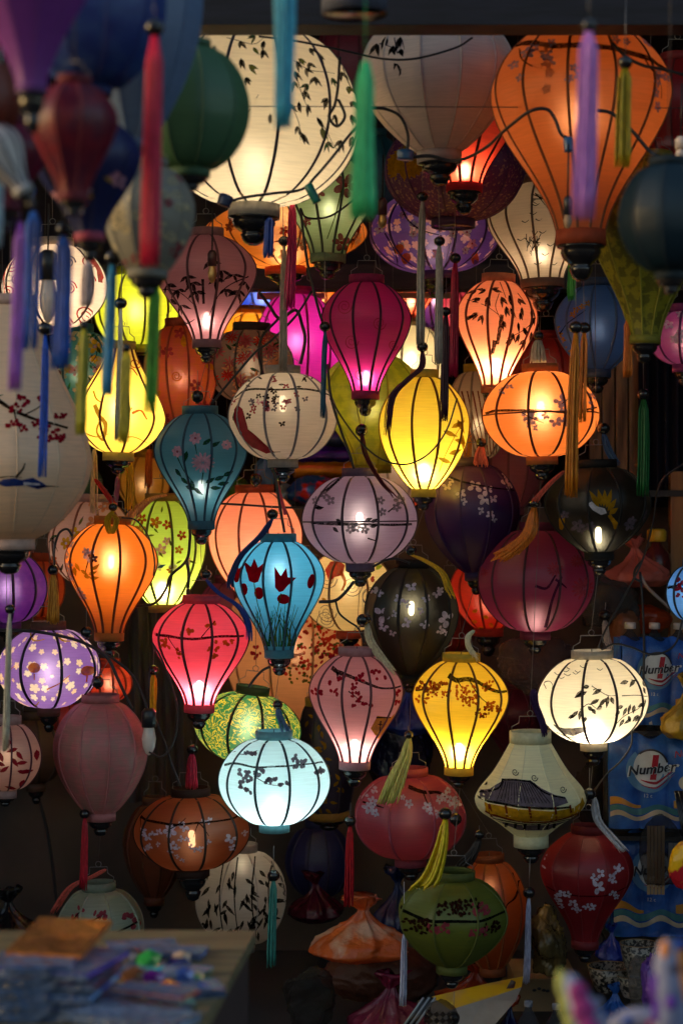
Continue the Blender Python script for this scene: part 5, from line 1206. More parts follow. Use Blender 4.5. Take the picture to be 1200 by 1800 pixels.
cable('thick cable stapled down the plaster wall at lower left', [(55, 1370, 6.95), (76, 1430, 6.95), (90, 1500, 6.95), (100, 1590, 6.95), (102, 1640, 6.95)], 3.2)
cable('black cables crossing under the dusky lilac lantern', [(560, 1058, 5.8), (588, 1056, 5.8), (606, 1042, 5.8), (622, 1022, 5.8)], 3.)
cable('thin black cable curling under the dusky lilac lantern', [(590, 1058, 5.8), (596, 1078, 5.8), (612, 1092, 5.8), (630, 1105, 5.8), (640, 1130, 5.8)], 1.8)
cable('black cable between the lilac and black blossom lanterns', [(655, 996, 5.8), (680, 984, 5.8), (700, 983, 5.8), (720, 990, 5.8)], 2.2)
cable('black cable leaving the tulip lantern finial', [(437, 1208, 5.7), (448, 1192, 5.7), (462, 1178, 5.7), (475, 1172, 5.7)], 2.4)
cable('long black cable slanting down beside the wall rack', [(1205, 812, 5.9), (1160, 848, 5.9), (1146, 920, 5.9), (1128, 985, 5.9), (1098, 1045, 5.9), (1062, 1110, 5.9), (1050, 1142, 5.9)], 2.)
cable('black cable falling straight over the top bottle pack', [(1124, 1005, 5.95), (1128, 1060, 5.95), (1131, 1130, 5.95), (1130, 1195, 5.95)], 2.2)
cable('black cable curving over the white bamboo lantern top', [(1056, 1142, 5.68), (1080, 1132, 5.68), (1110, 1138, 5.68), (1140, 1150, 5.68), (1168, 1146, 5.68), (1188, 1128, 5.68), (1198, 1090, 5.68)], 2.)
cable('black cable from the white bamboo lantern to the pagoda one', [(1110, 1280, 5.7), (1108, 1310, 5.7), (1090, 1338, 5.7), (1066, 1360, 5.7), (1042, 1392, 5.7)], 1.6)
cable('black cable looping beside the black bird lantern', [(1128, 985, 5.92), (1116, 1000, 5.92), (1114, 1015, 5.92), (1124, 1022, 5.92)], 2.2)
cable('white plug cord trailing off the wall rack', [(1124, 1010, 6.3), (1135, 1030, 6.3), (1155, 1050, 6.3), (1178, 1070, 6.3)], 3., solid('cord_white', (.4, .36, .33), .5))
TAPEB = solid('tape_blue', (.02, .1, .25), .3); TAPEG = solid('tape_green', (.01, .2, .14), .3)
def wrap(label, x, y, Y, w, h, ang, m):
    s = Y / F
    o = MB().lathe([(w * .38 * s, h / 2 * s), (w / 2 * s, h * .42 * s), (w * .5 * s, 0), (w * .46 * s, -h * .3 * s), (w * .5 * s, -h / 2 * s)], 9, capt=True, capb=True).build('cable_joint', m, None, at(x, y, Y))
    o.rotation_euler = (0, math.radians(ang), 0)
    tag(o, label, 'cable joint')
wrap('blue taped cable joint below the grey white lantern', 712, 272, 4.83, 30, 17, 4, TAPEB)
wrap('green taped cable joint on the cream lantern', 549, 340, 4.73, 16, 36, -28, TAPEG)
wrap('blue cable connector on the big orange lantern', 998, 254, 4.53, 17, 26, -4, TAPEB)
wrap('navy cable joint left of the cream lantern finial', 396, 352, 4.7, 26, 20, 20, solid('tape_navy', (.015, .03, .09), .35))
def hanging_bulb(label, x, y0, y1, y2, w, Y, gm, hm):
    s = Y / F
    r = empty('hanging_bulb', at(x, y0, Y), label, 'light bulb')
    MB().lathe([(0, 0), (w * .3 * s, 0), (w * .5 * s, -6 * s), (w * .5 * s, -(y1 - y0) * s), (0, -(y1 - y0) * s)], 12).build('bulb_holder', hm, r)
    h = (y2 - y1) * s; R = w * .5 * s
    MB().lathe([(R * .7, 0), (R * .8, -h * .15), (R, -h * .4), (R * .85, -h * .7), (R * .45, -h * .93), (0, -h)], 14).build('bulb_glass', gm, r, (0, 0, -(y1 - y0) * s))
    MB().tube([(0, 0, 0), (.002, 0, .12)], 1.6 * s, 5).build('cord', WIRE, r)
OPAL = solid('opal_glass', (.75, .62, .55), .15, spec=.6)
hanging_bulb('unlit white pear bulb in a black holder beside the faded coral lantern', 262, 1245, 1278, 1328, 26, 5.62, OPAL, solid('bakelite', (.02, .02, .025), .35))
GOLDS = solid('brass', (.6, .4, .16), .35, .9)
for lab, x, y0, y1, y2, w, Y in (('brass capped bulb on the mauve bamboo lantern', 373, 440, 468, 498, 16, 5.5), ('brass capped bulb beside the crimson bead under the violet lantern', 672, 348, 378, 402, 16, 5.4), ('black socket with a pale bulb before the white swirl lantern', 85, 440, 492, 568, 30, 5.0)):
    hanging_bulb(lab, x, y0, y1, y2, w, Y, GOLDS if 'brass' in lab else OPAL, solid('socket_red' if 'brass' in lab else 'bakelite', (.06, .015, .02) if 'brass' in lab else (.02, .02, .025), .4))
hanging_bulb('black socket hanging in the foot of the orange lantern', 997, 345, 378, 402, 15, 4.5, solid('wood_pale', (.4, .25, .15), .6), solid('bakelite', (.02, .02, .025), .35))
hanging_bulb('white capped socket at the right edge over the olive lantern', 1196, 240, 262, 285, 22, 4.4, OPAL, OPAL)
# green strip over the beam
gs = MB().box((0, 0, 0), (.36, .02, .08)).build('awning_strip', solid('green_plastic', (.1, .45, .04), .4, trans=.4), None, at(1020, -18, 4.6))
tag(gs, 'bright green plastic strip showing over the front beam', 'strip')

# ------------------------------------------------------------------ goods: bags, packs, bottles, bowls
def crumple(name, label, cat, x0, y0, x1, y1, Y, depth, mat, seed=0, amp=.18, flat=1., k=3.2, group=None, parent=None, tail=None):
    """a crumpled plastic bag: a sack pushed into sharp creases; tail gives it a knotted, pleated neck"""
    s = Y / F
    bmz = bmesh.new()
    bmesh.ops.create_icosphere(bmz, subdivisions=5, radius=1)
    o3 = Vector((seed * 3.1, seed * 1.7, seed * .9))
    hx, hz = (x1 - x0) / 2 * s, (y1 - y0) / 2 * s
    for v in bmz.verts:
        p = v.co.copy()
        ds, _ = noise.voronoi(p * k * .4 + o3 + noise.noise_vector(p * 1.5 + o3) * .25)
        ds2, _ = noise.voronoi(p * k * 1.5 + o3 * 2)
        d = 1 + amp * .55 * math.exp(-(ds[1] - ds[0]) * 9) + amp * .16 * math.exp(-(ds2[1] - ds2[0]) * 9) + amp * 1.6 * noise.noise(p * 1.1 + o3) - amp * .8 * ds[0]
        q = p * d
        if tail:
            t = (p.z + 1) / 2; a = math.atan2(p.y, p.x); r = math.hypot(p.x, p.y) + 1e-6
            w_ = a + .5 * noise.noise(Vector((math.cos(a), math.sin(a), t * 2)) + o3)
            body_ = (min(1, t / .22) ** .5) * (1 if t < .35 else math.exp(-((t - .35) / .27) ** 1.5))
            tuft = max(0, (t - .8) / .2)
            A = .06 + .34 * min(1, max(0, (t - .2) / .5))
            pl = 1 - A * abs(math.sin(w_ * 4.5 + seed)) ** .6 - .1 * A * abs(math.sin(w_ * 13 + seed))
            rr = (max(body_, .1) + .4 * tuft) * pl * (1 + .13 * noise.noise(p * 2 + o3) + .08 * math.exp(-(ds[1] - ds[0]) * 9))
            if r < .02: rr = 0
            lean = .3 * noise.noise(Vector((seed * .77, t * 1.3, 0))) * t
            q = Vector((p.x / r * rr + lean, p.y / r * rr, -1 + 2 * t + .25 * tuft * noise.noise(Vector((math.cos(a) * 2, math.sin(a) * 2, seed))) + .05 * noise.noise(p * 3 + o3)))
        v.co = Vector((q.x * hx, q.y * depth, max(-.8 + .05 * noise.noise(p * 4), q.z) * hz * flat))
    for f_ in bmz.faces: f_.smooth = True
    me = bpy.data.meshes.new(name); bmz.to_mesh(me); bmz.free()
    me.materials.append(mat)
    o = link(name, me, parent, at((x0 + x1) / 2, (y0 + y1) / 2, Y))
    if label: tag(o, label, cat, group)
    return o
PB = lambda n, c, r=.22, t=.25: solid('bag_' + n, lin(c), r, trans=t, nscale=7, spec=.7, bump=1., bdist=.016)
CLEAR = film('clear_film', (.5, .46, .44), .86, .06, .12)
BAGS = 'plastic bags of goods on the floor'
crumple('plastic_bag', 'orange plastic bag knotted under the dark red tassel', 'bag', 542, 1575, 722, 1694, 5.9, .14, solid('bag_orange', lin('e06a2c'), .2, trans=.3, nscale=9, spec=.7, bump=1., bdist=.016, col2=lin('e8b89a'), lo=.48, hi=.62), 3, .2, tail=True, group=BAGS)
crumple('plastic_bag', 'brown paper lined bag beneath the orange bag', 'bag', 556, 1660, 770, 1762, 6.1, .15, PB('brown', '5a2c18', .6, 0), 5, .14, group=BAGS)
crumple('plastic_bag', 'dark blue plastic bag behind the olive green lantern', 'bag', 650, 1528, 750, 1650, 6.4, .1, PB('blue', '1c2c60'), 7, .16, tail=True, group=BAGS)
crumple('plastic_bag', 'dim magenta bag in the shadow left of the orange bag', 'bag', 505, 1535, 602, 1625, 6.6, .1, PB('magenta', '5c1230'), 9, .18, tail=True, group=BAGS)
crumple('plastic_bag', 'pink and green bag in clear film at the bottom centre', 'bag', 605, 1712, 765, 1830, 5.8, .13, PB('pink', '8a2848'), 11, .16, tail=True, group=BAGS)
crumple('plastic_bag', 'crinkled clear wrapper lying on the dark floor', 'wrapper', 498, 1702, 592, 1815, 5.75, .08, CLEAR, 13, .26, group=BAGS, k=5)
crumple('plastic_bag', 'vermilion bag behind the olive lantern finial', 'bag', 756, 1690, 915, 1782, 6.0, .09, PB('verm', 'a83818'), 15, .16, tail=True, group=BAGS)
crumple('plastic_bag', 'salmon pink plastic bag below the black bird lantern', 'bag', 1055, 945, 1178, 1040, 6.6, .12, PB('salmon', 'e08070'), 17, .2, tail=True, group='plastic bags on the wall rack')
crumple('plastic_bag', 'clear plastic bag of grey goods behind the wine lantern', 'bag', 1000, 1010, 1120, 1110, 6.55, .1, film('grey_film', (.35, .35, .34), .6, .08, .4), 19, .22, group='plastic bags on the wall rack')
crumple('plastic_bag', 'bright orange packet right of the clear bag', 'packet', 1078, 1062, 1182, 1118, 6.65, .08, PB('bright', 'c8481c'), 21, .15, group='plastic bags on the wall rack')
crumple('plastic_bag', 'clear bag of pink trinkets under the wine lantern', 'bag', 878, 1118, 1010, 1232, 6.4, .1, film('pink_film', (.6, .4, .4), .65, .07, .35), 23, .26, k=4.5, group='plastic bags on the wall rack')
crumple('plastic_bag', 'tan toy face packet in clear film over the bottles', 'packet', 1068, 1068, 1125, 1150, 6.5, .06, PB('tan', '9a6a4c'), 25, .16, group='plastic bags on the wall rack')
crumple('plastic_bag', 'mustard yellow plastic bag at the right edge', 'bag', 1158, 1185, 1250, 1310, 5.9, .09, PB('mustard', 'c09a28'), 27, .14, tail=True, group='plastic bags on the wall rack')
crumple('plastic_bag', 'black bag slumped against the plaster wall', 'bag', -40, 1562, 80, 1680, 6.4, .14, PB('black', '141218', .3, 0), 29, .14, tail=True, group=BAGS)
crumple('plastic_bag', 'gold tinsel filled bag left of the dark red lantern', 'bag', 930, 1598, 998, 1720, 6.0, .09, PB('tinsel', '6a5c38', .2, 0), 31, .3, k=6, group=BAGS)
crumple('plastic_bag', 'dark bag in the gloom under the black blossom lantern', 'bag', 640, 1230, 760, 1400, 6.7, .1, PB('inky', '161a3c'), 33, .14, group='plastic bags on the wall rack')
crumple('plastic_bag', 'crumpled royal blue bag behind the amber yellow lantern', 'bag', 672, 1195, 760, 1300, 6.6, .1, PB('royal', '2038a0'), 35, .16, tail=True, group='plastic bags on the wall rack')
crumple('plastic_bag', 'clear film bundle in the shadow behind the pagoda lantern', 'bag', 1010, 1330, 1080, 1480, 6.4, .08, film('dark_film', (.2, .18, .18), .8, .08, .4), 37, .2, group='plastic bags on the wall rack')
mb = MB(); vs, fs = [], []
for i in range(33):
    for k_ in range(9):
        x, y = 225 + 115 * i / 32, 1040 + 370 * k_ / 8
        p = at(x, y, 6.93); vs.append((p.x, p.y + .02 * math.sin(i * .8 + k_ * .3) + .012 * math.sin(i * 2.1 - k_ * .5), p.z))
for i in range(32):
    for k_ in range(8): fs.append((i * 9 + k_, i * 9 + 9 + k_, i * 9 + 10 + k_, i * 9 + k_ + 1))
tag(mb.add(vs, fs).build('hanging_cloth', solid('cloth_slate', (.045, .05, .06), .8, col2=(.06, .04, .03), nscale=5)), 'slate grey cloth hanging on the wall right of the bare bulb', 'cloth')
# goods on the inner shelf
def roll(label, x0, x1, y, h, Y, m):
    s = Y / F; L = (x1 - x0) * s; r = h / 2 * s
    o = empty('wrapped_roll', at((x0 + x1) / 2, y, Y), label, 'roll', 'shiny rolls on the inner shelf')
    n = 18
    MB().tube([(-L / 2 + L * i / n, 0, .0018 * math.sin(i * 2.2)) for i in range(n + 1)], [r * (.97 + .03 * math.sin(i * 1.7)) for i in range(n + 1)], 14).build('sleeve', m, o)
    for sx in (-1, 1): MB().tube([(sx * L / 2 - sx * .003, 0, 0), (sx * (L / 2 + .025), 0, 0)], [r * .75, r * .25], 10).build('twisted_end', m, o)
def foil(n, c, c2): return solid('foil_' + n, lin(c), .18, .35, col2=lin(c2), nscale=7, bump=.3)
roll('purple foil roll on the inner shelf', 498, 660, 800, 32, 7.35, foil('purple', '5a2cc0', '2a2080'))
roll('golden yellow foil roll on the inner shelf', 515, 660, 826, 30, 7.3, foil('gold', 'e8a81c', 'b07810'))
roll('dark blue foil roll on top of the purple one', 540, 660, 770, 32, 7.42, foil('dark', '1c2048', '3a5a90'))
crumple('foil_packet', 'red blue and silver foil packet below the yellow roll', 'packet', 508, 838, 606, 892, 7.25, .06, solid('foil_mix', lin('3a70c0'), .15, .4, col2=lin('d83a30'), nscale=14, lo=.46, hi=.54), 41, .2, group='shiny packets on the inner shelf')
crumple('foil_packet', 'green foil packet behind the teal lantern', 'packet', 385, 832, 440, 890, 7.3, .06, PB('green', '4f8a28'), 43, .2, group='shiny packets on the inner shelf')
crumple('foil_packet', 'blue white packet left of the rolls', 'packet', 448, 800, 484, 860, 7.35, .05, PB('bluewhite', '6aa0e0'), 45, .15, group='shiny packets on the inner shelf')
crumple('foil_packet', 'silver packet beside the red blue one', 'packet', 480, 850, 520, 892, 7.28, .05, solid('foil_silver', lin('9ab4cc'), .15, .5), 46, .2, group='shiny packets on the inner shelf')

# sauce bottle with a yellow cap
o = empty('sauce_bottle', at(1153, 1022, 6.7), 'red sauce bottle with a yellow cap standing on the wall rack', 'bottle')
s = 6.7 / F
MB().lathe([(8 * s, 72 * s), (10 * s, 62 * s), (24 * s, 48 * s), (26 * s, 30 * s), (25 * s, 2 * s), (20 * s, 0)], 18, capb=True).build('bottle_body', solid('sauce_red', (.12, .02, .02), .2), o)
MB().lathe([(0, 93 * s), (14 * s, 92 * s), (17 * s, 88 * s), (17 * s, 74 * s), (15 * s, 70 * s), (8 * s, 70 * s)], 18).build('cap', solid('cap_yellow', (.8, .5, .03), .35), o)
# bottle six-packs with printed wrap
WRAPB = solid('wrap_blue', lin('2e6cc8'), .2, spec=.5, col2=lin('1c4a98'), nscale=16, bump=.7)
PRW = solid('print_white', lin('f4f4f4'), .25); PRR = solid('print_red', lin('c41c30'), .25); PRK = solid('print_ink', lin('201c2c'), .3)
PRS = solid('print_sky', lin('6a9cc8'), .25); PRO = solid('print_orange', lin('e09838'), .25); PRT = solid('print_teal', lin('4a8a94'), .25); PRC = solid('print_cream', lin('e0cdb0'), .25)
PET = film('bottle_clear', (.4, .45, .55), .8, .05, .25); CAPW = solid('cap_white', lin('d8ccc4'), .35)
def text_mesh(txt, size, shear=.0, bold=.0):
    cu = bpy.data.curves.new('txt', 'FONT'); cu.body = txt; cu.size = size; cu.shear = shear; cu.align_x = 'CENTER'; cu.offset = bold; cu.resolution_u = 3
    ob = bpy.data.objects.new('txt', cu); COL.objects.link(ob)
    me = bpy.data.meshes.new_from_object(ob)
    bpy.data.objects.remove(ob); bpy.data.curves.remove(cu)
    return me
def bottle_pack(label, cx, ytop, ybot, w, Y, seed):
    s = Y / F
    W, H = w * s, (ybot - ytop) * s
    root = empty('bottle_pack', at(cx, ybot, Y), label, 'bottle pack', 'shrink wrapped packs of water bottles')
    root.rotation_euler = (0, math.radians((0, 1.2, -.8, .6)[seed]), math.radians((0, 7, -5, 4)[seed]))
    nb = 3; bw = W / nb
    def front(x):   # bulging wrap over the bottles
        u = ((x + W / 2) / bw) % 1.
        return -(.5 * bw + .013 * (1 - (2 * u - 1) ** 2))
    def halfpt(x, z, off): return (x, front(x) - off * 1.0 + .004 * noise.noise(Vector((x * 22, z * 22, seed))) - .0006, z)
    vs, fs = [], []
    n, m = 48, 14
    for j in range(m + 1):
        for i in range(n + 1):
            x = -W / 2 + W * i / n; z = H * j / m
            zz_ = z
            if j == m: zz_ = H * (1 + .03 * math.sin(i * .39 + seed))
            wob = .004 * noise.noise(Vector((x * 22, z * 22, seed))) + .003 * abs(noise.noise(Vector((x * 60 + z * 30, z * 40, seed + 5))))
            tuck = .03 * max(0, (j - m + 2) / 2) ** 2
            vs.append((x, front(x) + wob + tuck, zz_))
    for j in range(m):
        for i in range(n):
            a = j * (n + 1) + i; fs.append((a, a + 1, a + n + 2, a + n + 1))
    mb = MB().add(vs, fs)
    b = len(mb.v)
    mb.box((-W / 2 - .001, .02, H / 2), (.004, bw * 1.0, H)); mb.box((W / 2 + .001, .02, H / 2), (.004, bw, H)); mb.box((0, .5 * bw + .02, H / 2), (W, .004, H))
    mb.build('wrap', WRAPB, root)
    v2 = []
    for (x, y, z) in vs:
        r_ = abs(noise.noise(Vector((x * 18 + z * 9, z * 14, seed + 9)))) + .6 * abs(noise.noise(Vector((x * 45 - z * 20, z * 40, seed + 3))))
        v2.append((x * 1.03, y - .012 - .018 * (1 - r_), z * 1.02))
    MB().add(v2, fs[:]).build('shrink_film', film('shrink_film', (.95, .97, 1.), .84, .07, .04), root)
    # printed bands
    def band(nm, zf0, zf1, m_, x0=-1, x1=1, off=.0012):
        v, f = [], []
        k = 30
        for i in range(k + 1):
            u = x0 + (x1 - x0) * i / k; x = u * W / 2 * .995
            v.append(halfpt(x, H * zf0(u), off)); v.append(halfpt(x, H * zf1(u), off))
        for i in range(k): f.append((2 * i, 2 * i + 2, 2 * i + 3, 2 * i + 1))
        MB().add(v, f).build(nm, m_, root)
    wv = lambda u: .035 * math.sin(u * 7 + 1)
    band('printed_band', lambda u: .12 + wv(u), lambda u: .17 + wv(u) * 1.2, PRC)
    band('printed_band', lambda u: .18 + wv(u), lambda u: .24 + wv(u) * .8, PRT)
    band('printed_band', lambda u: .25 + wv(u) * .8, lambda u: .25 + wv(u) * .8 + max(0.002, -.09 * u - .0), PRO, -1, -.3)
    band('printed_band', lambda u: .25 + wv(u) * .8, lambda u: .26 + .1 * max(0, u), PRO, .45, 1)
    # round emblem, ring, swoosh, figure 1 and the word
    lx, lz = -.03 * W, H * .66
    def disc(nm, rx, rz, cx_, cz_, m_, off, a0=0, a1=6.2832, ri=0):
        v, f = [], []
        k = 28
        rings = (ri, .5 + ri / 2, 1.)
        for i in range(k + 1):
            a = a0 + (a1 - a0) * i / k
            for q in rings:
                v.append(halfpt(cx_ + rx * q * math.cos(a), cz_ + rz * q * math.sin(a), off))
        for i in range(k):
            for q in (0, 1): f.append((3 * i + q, 3 * i + q + 1, 3 * i + q + 4, 3 * i + q + 3))
        MB().add(v, f).build(nm, m_, root)
    R0 = .2 * W
    disc('emblem_arc', R0 * 1.32, R0 * 1.3, lx - .02 * W, lz - .02 * W, PRS, .0016, 2.2, 6.0, .6)  # sky blue printed arc round the emblem
    disc('emblem', R0, R0 * 1.08, lx, lz, PRW, .0024)
    disc('emblem_ring', R0 * 1.04, R0 * 1.12, lx, lz, PRK, .0032, .3, 2.4, .9)
    for q in range(3):
        v, f = [], []
        for i in range(25):
            t = i / 24; x = lx - R0 * .6 + R0 * 1.95 * t; z = lz - R0 * (.62 + .22 * math.sin(t * 3.1 + .2) - 1.0 * max(0, t - .45)) - q * R0 * .14
            h = R0 * (.16 if q == 0 else .09) * math.sin(math.pi * min(1, t * .92 + .06))
            v += [halfpt(x, z - h * .5, .0036 + .0003 * q), halfpt(x, z + h * .5, .0036 + .0003 * q)]
        for i in range(24): f.append((2 * i, 2 * i + 2, 2 * i + 3, 2 * i + 1))
        MB().add(v, f).build('swoosh', (PRR, PRW, PRR)[q], root)
    def put_text(txt, size, x, z, m_, off, shear=0., rz=0., sx=1., bold=0.):
        me = text_mesh(txt, size, shear, bold)
        for vtx in me.vertices:
            u, w_ = vtx.co.x * sx, vtx.co.y
            u, w_ = u * math.cos(rz) - w_ * math.sin(rz), u * math.sin(rz) + w_ * math.cos(rz)
            vtx.co = halfpt(x + u, z + w_, off)
        me.materials.clear(); me.materials.append(m_)
        link('lettering', me, root)
    put_text('1', R0 * 1.95, lx + .02 * W, lz - R0 * .6, PRR, .0044, .12, 0, 1.2, .05 * R0)
    put_text('Number', R0 * .82, lx + .01 * W, lz - R0 * .3, PRW, .0062, .3, .1, 1.04, .03 * R0)
    put_text('Number', R0 * .78, lx + .005 * W, lz - R0 * .28, PRK, .0074, .3, .1, 1.02, .018 * R0)
    put_text('Number', R0 * .55, W * .42, H * .8, PRR, .003, .3, .15)
    put_text('T', R0 * .62, W * .43, H * .68, PRR, .003, .3, .15)
    put_text('12 c', R0 * .3, lx - .04 * W, H * .345, PRW, .003)
    disc('peach_splash', W * .12, H * .09, W * .4, H * .5, PRC, .0022)
    disc('peach_splash', W * .08, H * .06, W * .44, H * .43, PRO, .003)
    for i in range(nb):
        bx = -W / 2 + bw * (i + .5)
        bo = MB().lathe([(.12 * bw, H + .34 * bw), (.14 * bw, H + .26 * bw), (.2 * bw, H + .18 * bw), (.42 * bw, H - .06 * bw), (.46 * bw, H - .4 * bw), (.46 * bw, .1 * bw), (.4 * bw, .02)], 16, capb=True).build('bottle', PET, root, (bx, .02, 0))
        MB().lathe([(0, H + .62 * bw), (.2 * bw, H + .61 * bw), (.225 * bw, H + .57 * bw), (.225 * bw, H + .36 * bw), (.12 * bw, H + .35 * bw)], 16).build('cap', CAPW, bo)
    return root
bottle_pack('topmost blue pack of water bottles behind the white bamboo lantern', 1149, 1122, 1272, 132, 6.05, 1)
bottle_pack('middle blue pack of water bottles under the white bamboo lantern', 1147, 1292, 1452, 152, 6.0, 2)
bottle_pack('lowest blue pack of water bottles behind the dark red lantern', 1146, 1460, 1640, 150, 6.1, 3)
sh = empty('bottle_rack', at(1150, 1640, 6.2), 'low dark shelf under the blue bottle packs', 'rack')
for y in (1275, 1455, 1643): MB().box((0, 0, 0), (.5, .3, .014)).build('shelf_board', DARKWOOD, sh, at(1200, y + 5, 6.15) - at(1150, 1640, 6.2))
for sx in (1065, 1320): MB().box((0, 0, 0), (.02, .02, 1.1)).build('upright', DARKWOOD, sh, at(sx, 1430, 6.32) - at(1150, 1640, 6.2))
# sleeve-wrapped wooden fan and snack packet in front of the packs
o = empty('wrapped_fan', at(1160, 1500, 5.7), 'brown wooden fan in a clear plastic sleeve at the right', 'fan')
for i in range(5): MB().box((0, 0, 0), (.0085, .006, .20)).build('fan_blade', CARD, o, (-.035 + i * .0105, .002 * (i % 2), -.02))
for i in range(3): MB().box((0, 0, 0), (.012, .008, .1)).build('grey_stick', solid('stick_grey', (.3, .32, .36), .5), o, (.03 + i * .014, .002, -.02))
crumple('sleeve', None, None, 1128, 1430, 1200, 1565, 5.7, .018, CLEAR, 51, .1, parent=o).location = (0, 0, 0)
crumple('snack_packet', 'yellow snack packet with red print at the right edge', 'packet', 1172, 1472, 1250, 1572, 5.6, .025, solid('snack', lin('e8b418'), .25, col2=lin('b0202c'), nscale=11, lo=.5, hi=.56), 52, .1)
o = empty('brush_bundle', at(1192, 1420, 5.75), 'bundle of black lacquered sticks leaning at the right edge', 'sticks')
for i in range(9): MB().tube([(-.012 + i * .004, .002 * (i % 3), .05), (.03 + i * .007, 0, -.17)], .0028, 5).build('stick', BLACK, o)
# speckled bowls
SPECK = solid('speckled_glaze', lin('8a8276'), .35, col2=lin('1c1a18'), nscale=95, lo=.47, hi=.53)
def bowl(label, cx, y0, y1, w, Y, m, base=.62):
    s = Y / F; H = (y1 - y0) * s; r = w / 2 * s
    o = empty('bowl', at(cx, y1, Y), label, 'bowl', 'speckled ceramic bowls')
    MB().lathe([(r * base * .9, 0), (r * base, .06 * H), (r * .86, .5 * H), (r, H), (r * .95, H), (r * .8, .5 * H), (r * base * .8, .14 * H), (0, .12 * H)], 28).build('bowl_body', m, o)
    MB().tube([(r * .975 * math.cos(a), r * .975 * math.sin(a), H) for a in [k * math.pi / 16 for k in range(33)]], r * .03, 5).build('rim', solid('clay_rim', lin('8a6a48'), .6), o)
bowl('white speckled cup with a tan rim at lower right', 1122, 1658, 1712, 68, 5.7, SPECK)
bowl('darker speckled bowl below the speckled cup', 1070, 1698, 1742, 76, 5.8, SPECK)
bowl('small speckled dish under the white cup', 1112, 1714, 1752, 60, 5.75, SPECK)
crumple('plastic_bag', 'grey plastic sleeve leaning before the speckled cup', 'bag', 1102, 1680, 1148, 1775, 5.55, .02, film('smoke_film', (.5, .46, .44), .7, .08, .4), 61, .12, group=BAGS)
crumple('plastic_bag', 'vivid blue plastic bag beside the dark red lantern foot', 'bag', 1046, 1625, 1100, 1696, 6.0, .06, PB('vivid', '1c3cb0'), 62, .14, tail=True, group=BAGS)
crumple('plastic_bag', 'light blue plastic bag at the bottom right', 'bag', 1040, 1728, 1120, 1815, 5.75, .06, PB('azure', '2c66c0'), 63, .16, tail=True, group=BAGS)
crumple('plastic_bag', 'violet ribbon bunch right of the speckled cup', 'ribbon bunch', 1128, 1680, 1165, 1790, 5.2, .04, PB('violet', '5a3ca0'), 64, .3, k=6)
# loose bottles at the bottom, box, paper pack
def bottle(label, cx, ytop, w, Y):
    s = Y / F; r = w / 2 * s
    p = at(cx, ytop, Y); H = p.z - .015
    o = empty('water_bottle', (p.x, p.y, .012), label, 'bottle', 'clear water bottles on the floor')
    MB().lathe([(r * .32, H - r * .5), (r * .36, H - r * .9), (r * .95, H - r * 1.9), (r, H - r * 2.3), (r, r * .2), (r * .8, 0)], 18, capb=True).build('bottle_body', PET, o)
    MB().lathe([(0, H), (r * .38, H), (r * .42, H - r * .1), (r * .42, H - r * .55), (r * .3, H - r * .56)], 16).build('cap', film('cap_frost', (.35, .38, .48), .5, .2), o)
    MB().lathe([(r * 1.012, H - r * 2.6), (r * 1.012, max(.02, H - r * 6))], 18).build('label_band', solid('label_pale', lin('6a88c8'), .4, col2=lin('a8b4d8'), nscale=9), o)
    me = text_mesh('Wow', r * 1.0, .3)
    for v in me.vertices:
        a = v.co.x / (r * 1.03); z = H - r * 3.6 + v.co.y
        v.co = (r * 1.03 * math.sin(a), -r * 1.03 * math.cos(a), z)
    me.materials.clear(); me.materials.append(PRK); link('lettering', me, o)
bottle('clear water bottle left of the other at the bottom right', 928, 1757, 36, 5.5)
bottle('clear water bottle right of the other at the bottom right', 977, 1762, 36, 5.5)
crumple('plastic_bag', 'dark blue plastic bundle left of the clear bottles', 'bag', 872, 1750, 920, 1850, 5.6, .06, PB('midnight', '16245c', .12), 66, .18, tail=True, group=BAGS)
o = empty('cardboard_box', at(955, 1790, 6.25), 'brown cardboard box with dark ink marks behind the white tassel', 'box')
MB().box((0, 0, 0), (.2, .2, .17)).build('carton', CARD, o, (0, .1, .06))
MB().box((0, 0, 0), (.2, .1, .004)).build('flap', CARD, o, (0, -.05, .149), )
for i, (dx, dz) in enumerate(((-.03, .1), (-.015, .105), (.0, .1), (.012, .098))): MB().ball((0, 0, 0), .007, 6, 4, sc=(1, .06, .7)).build('ink_mark', PRK, o, (dx, -.0006, dz - .01))
# slanted yellow and white paper pack
o = empty('paper_pack', at(855, 1760, 5.6), 'yellow and white printed paper pack lying slanted under the lanterns', 'paper pack')
s = 5.6 / F
def quadpx(pts, Y, dy=0): return [at(x, y, Y + dd) - at(855, 1760, 5.6) for x, y, dd in pts]
q = quadpx([(758, 1752, .0), (800, 1742, .04), (850, 1730, .06), (919, 1716, .08), (916, 1735, .0), (850, 1757, -.02), (790, 1775, -.04)], 5.6)
mb = MB().add(q, [(0, 1, 6), (1, 5, 6), (1, 2, 5), (2, 4, 5), (2, 3, 4)], 0, False)
mb.build('printed_face', solid('print_yellow', lin('d8b01c'), .5, col2=lin('c09068'), nscale=6, lo=.45, hi=.6), o)
q = quadpx([(758, 1752, 0.001), (790, 1775, -.041), (850, 1757, -.021), (916, 1735, -.001), (905, 1760, -.04), (870, 1800, -.08), (800, 1850, -.1), (752, 1850, -.1)], 5.6)
MB().add(q, [(0, 1, 7), (1, 6, 7), (1, 2, 6), (2, 5, 6), (2, 3, 4), (2, 4, 5)], 0, False).build('paper_side', solid('paper_grey', lin('9a9088'), .8), o)
MB().add(quadpx([(889, 1738, .01), (898, 1722, .045), (906, 1726, .04), (903, 1737, .01)], 5.593), [(0, 1, 2, 3)], 0, False).build('printed_mark', PRK, o)
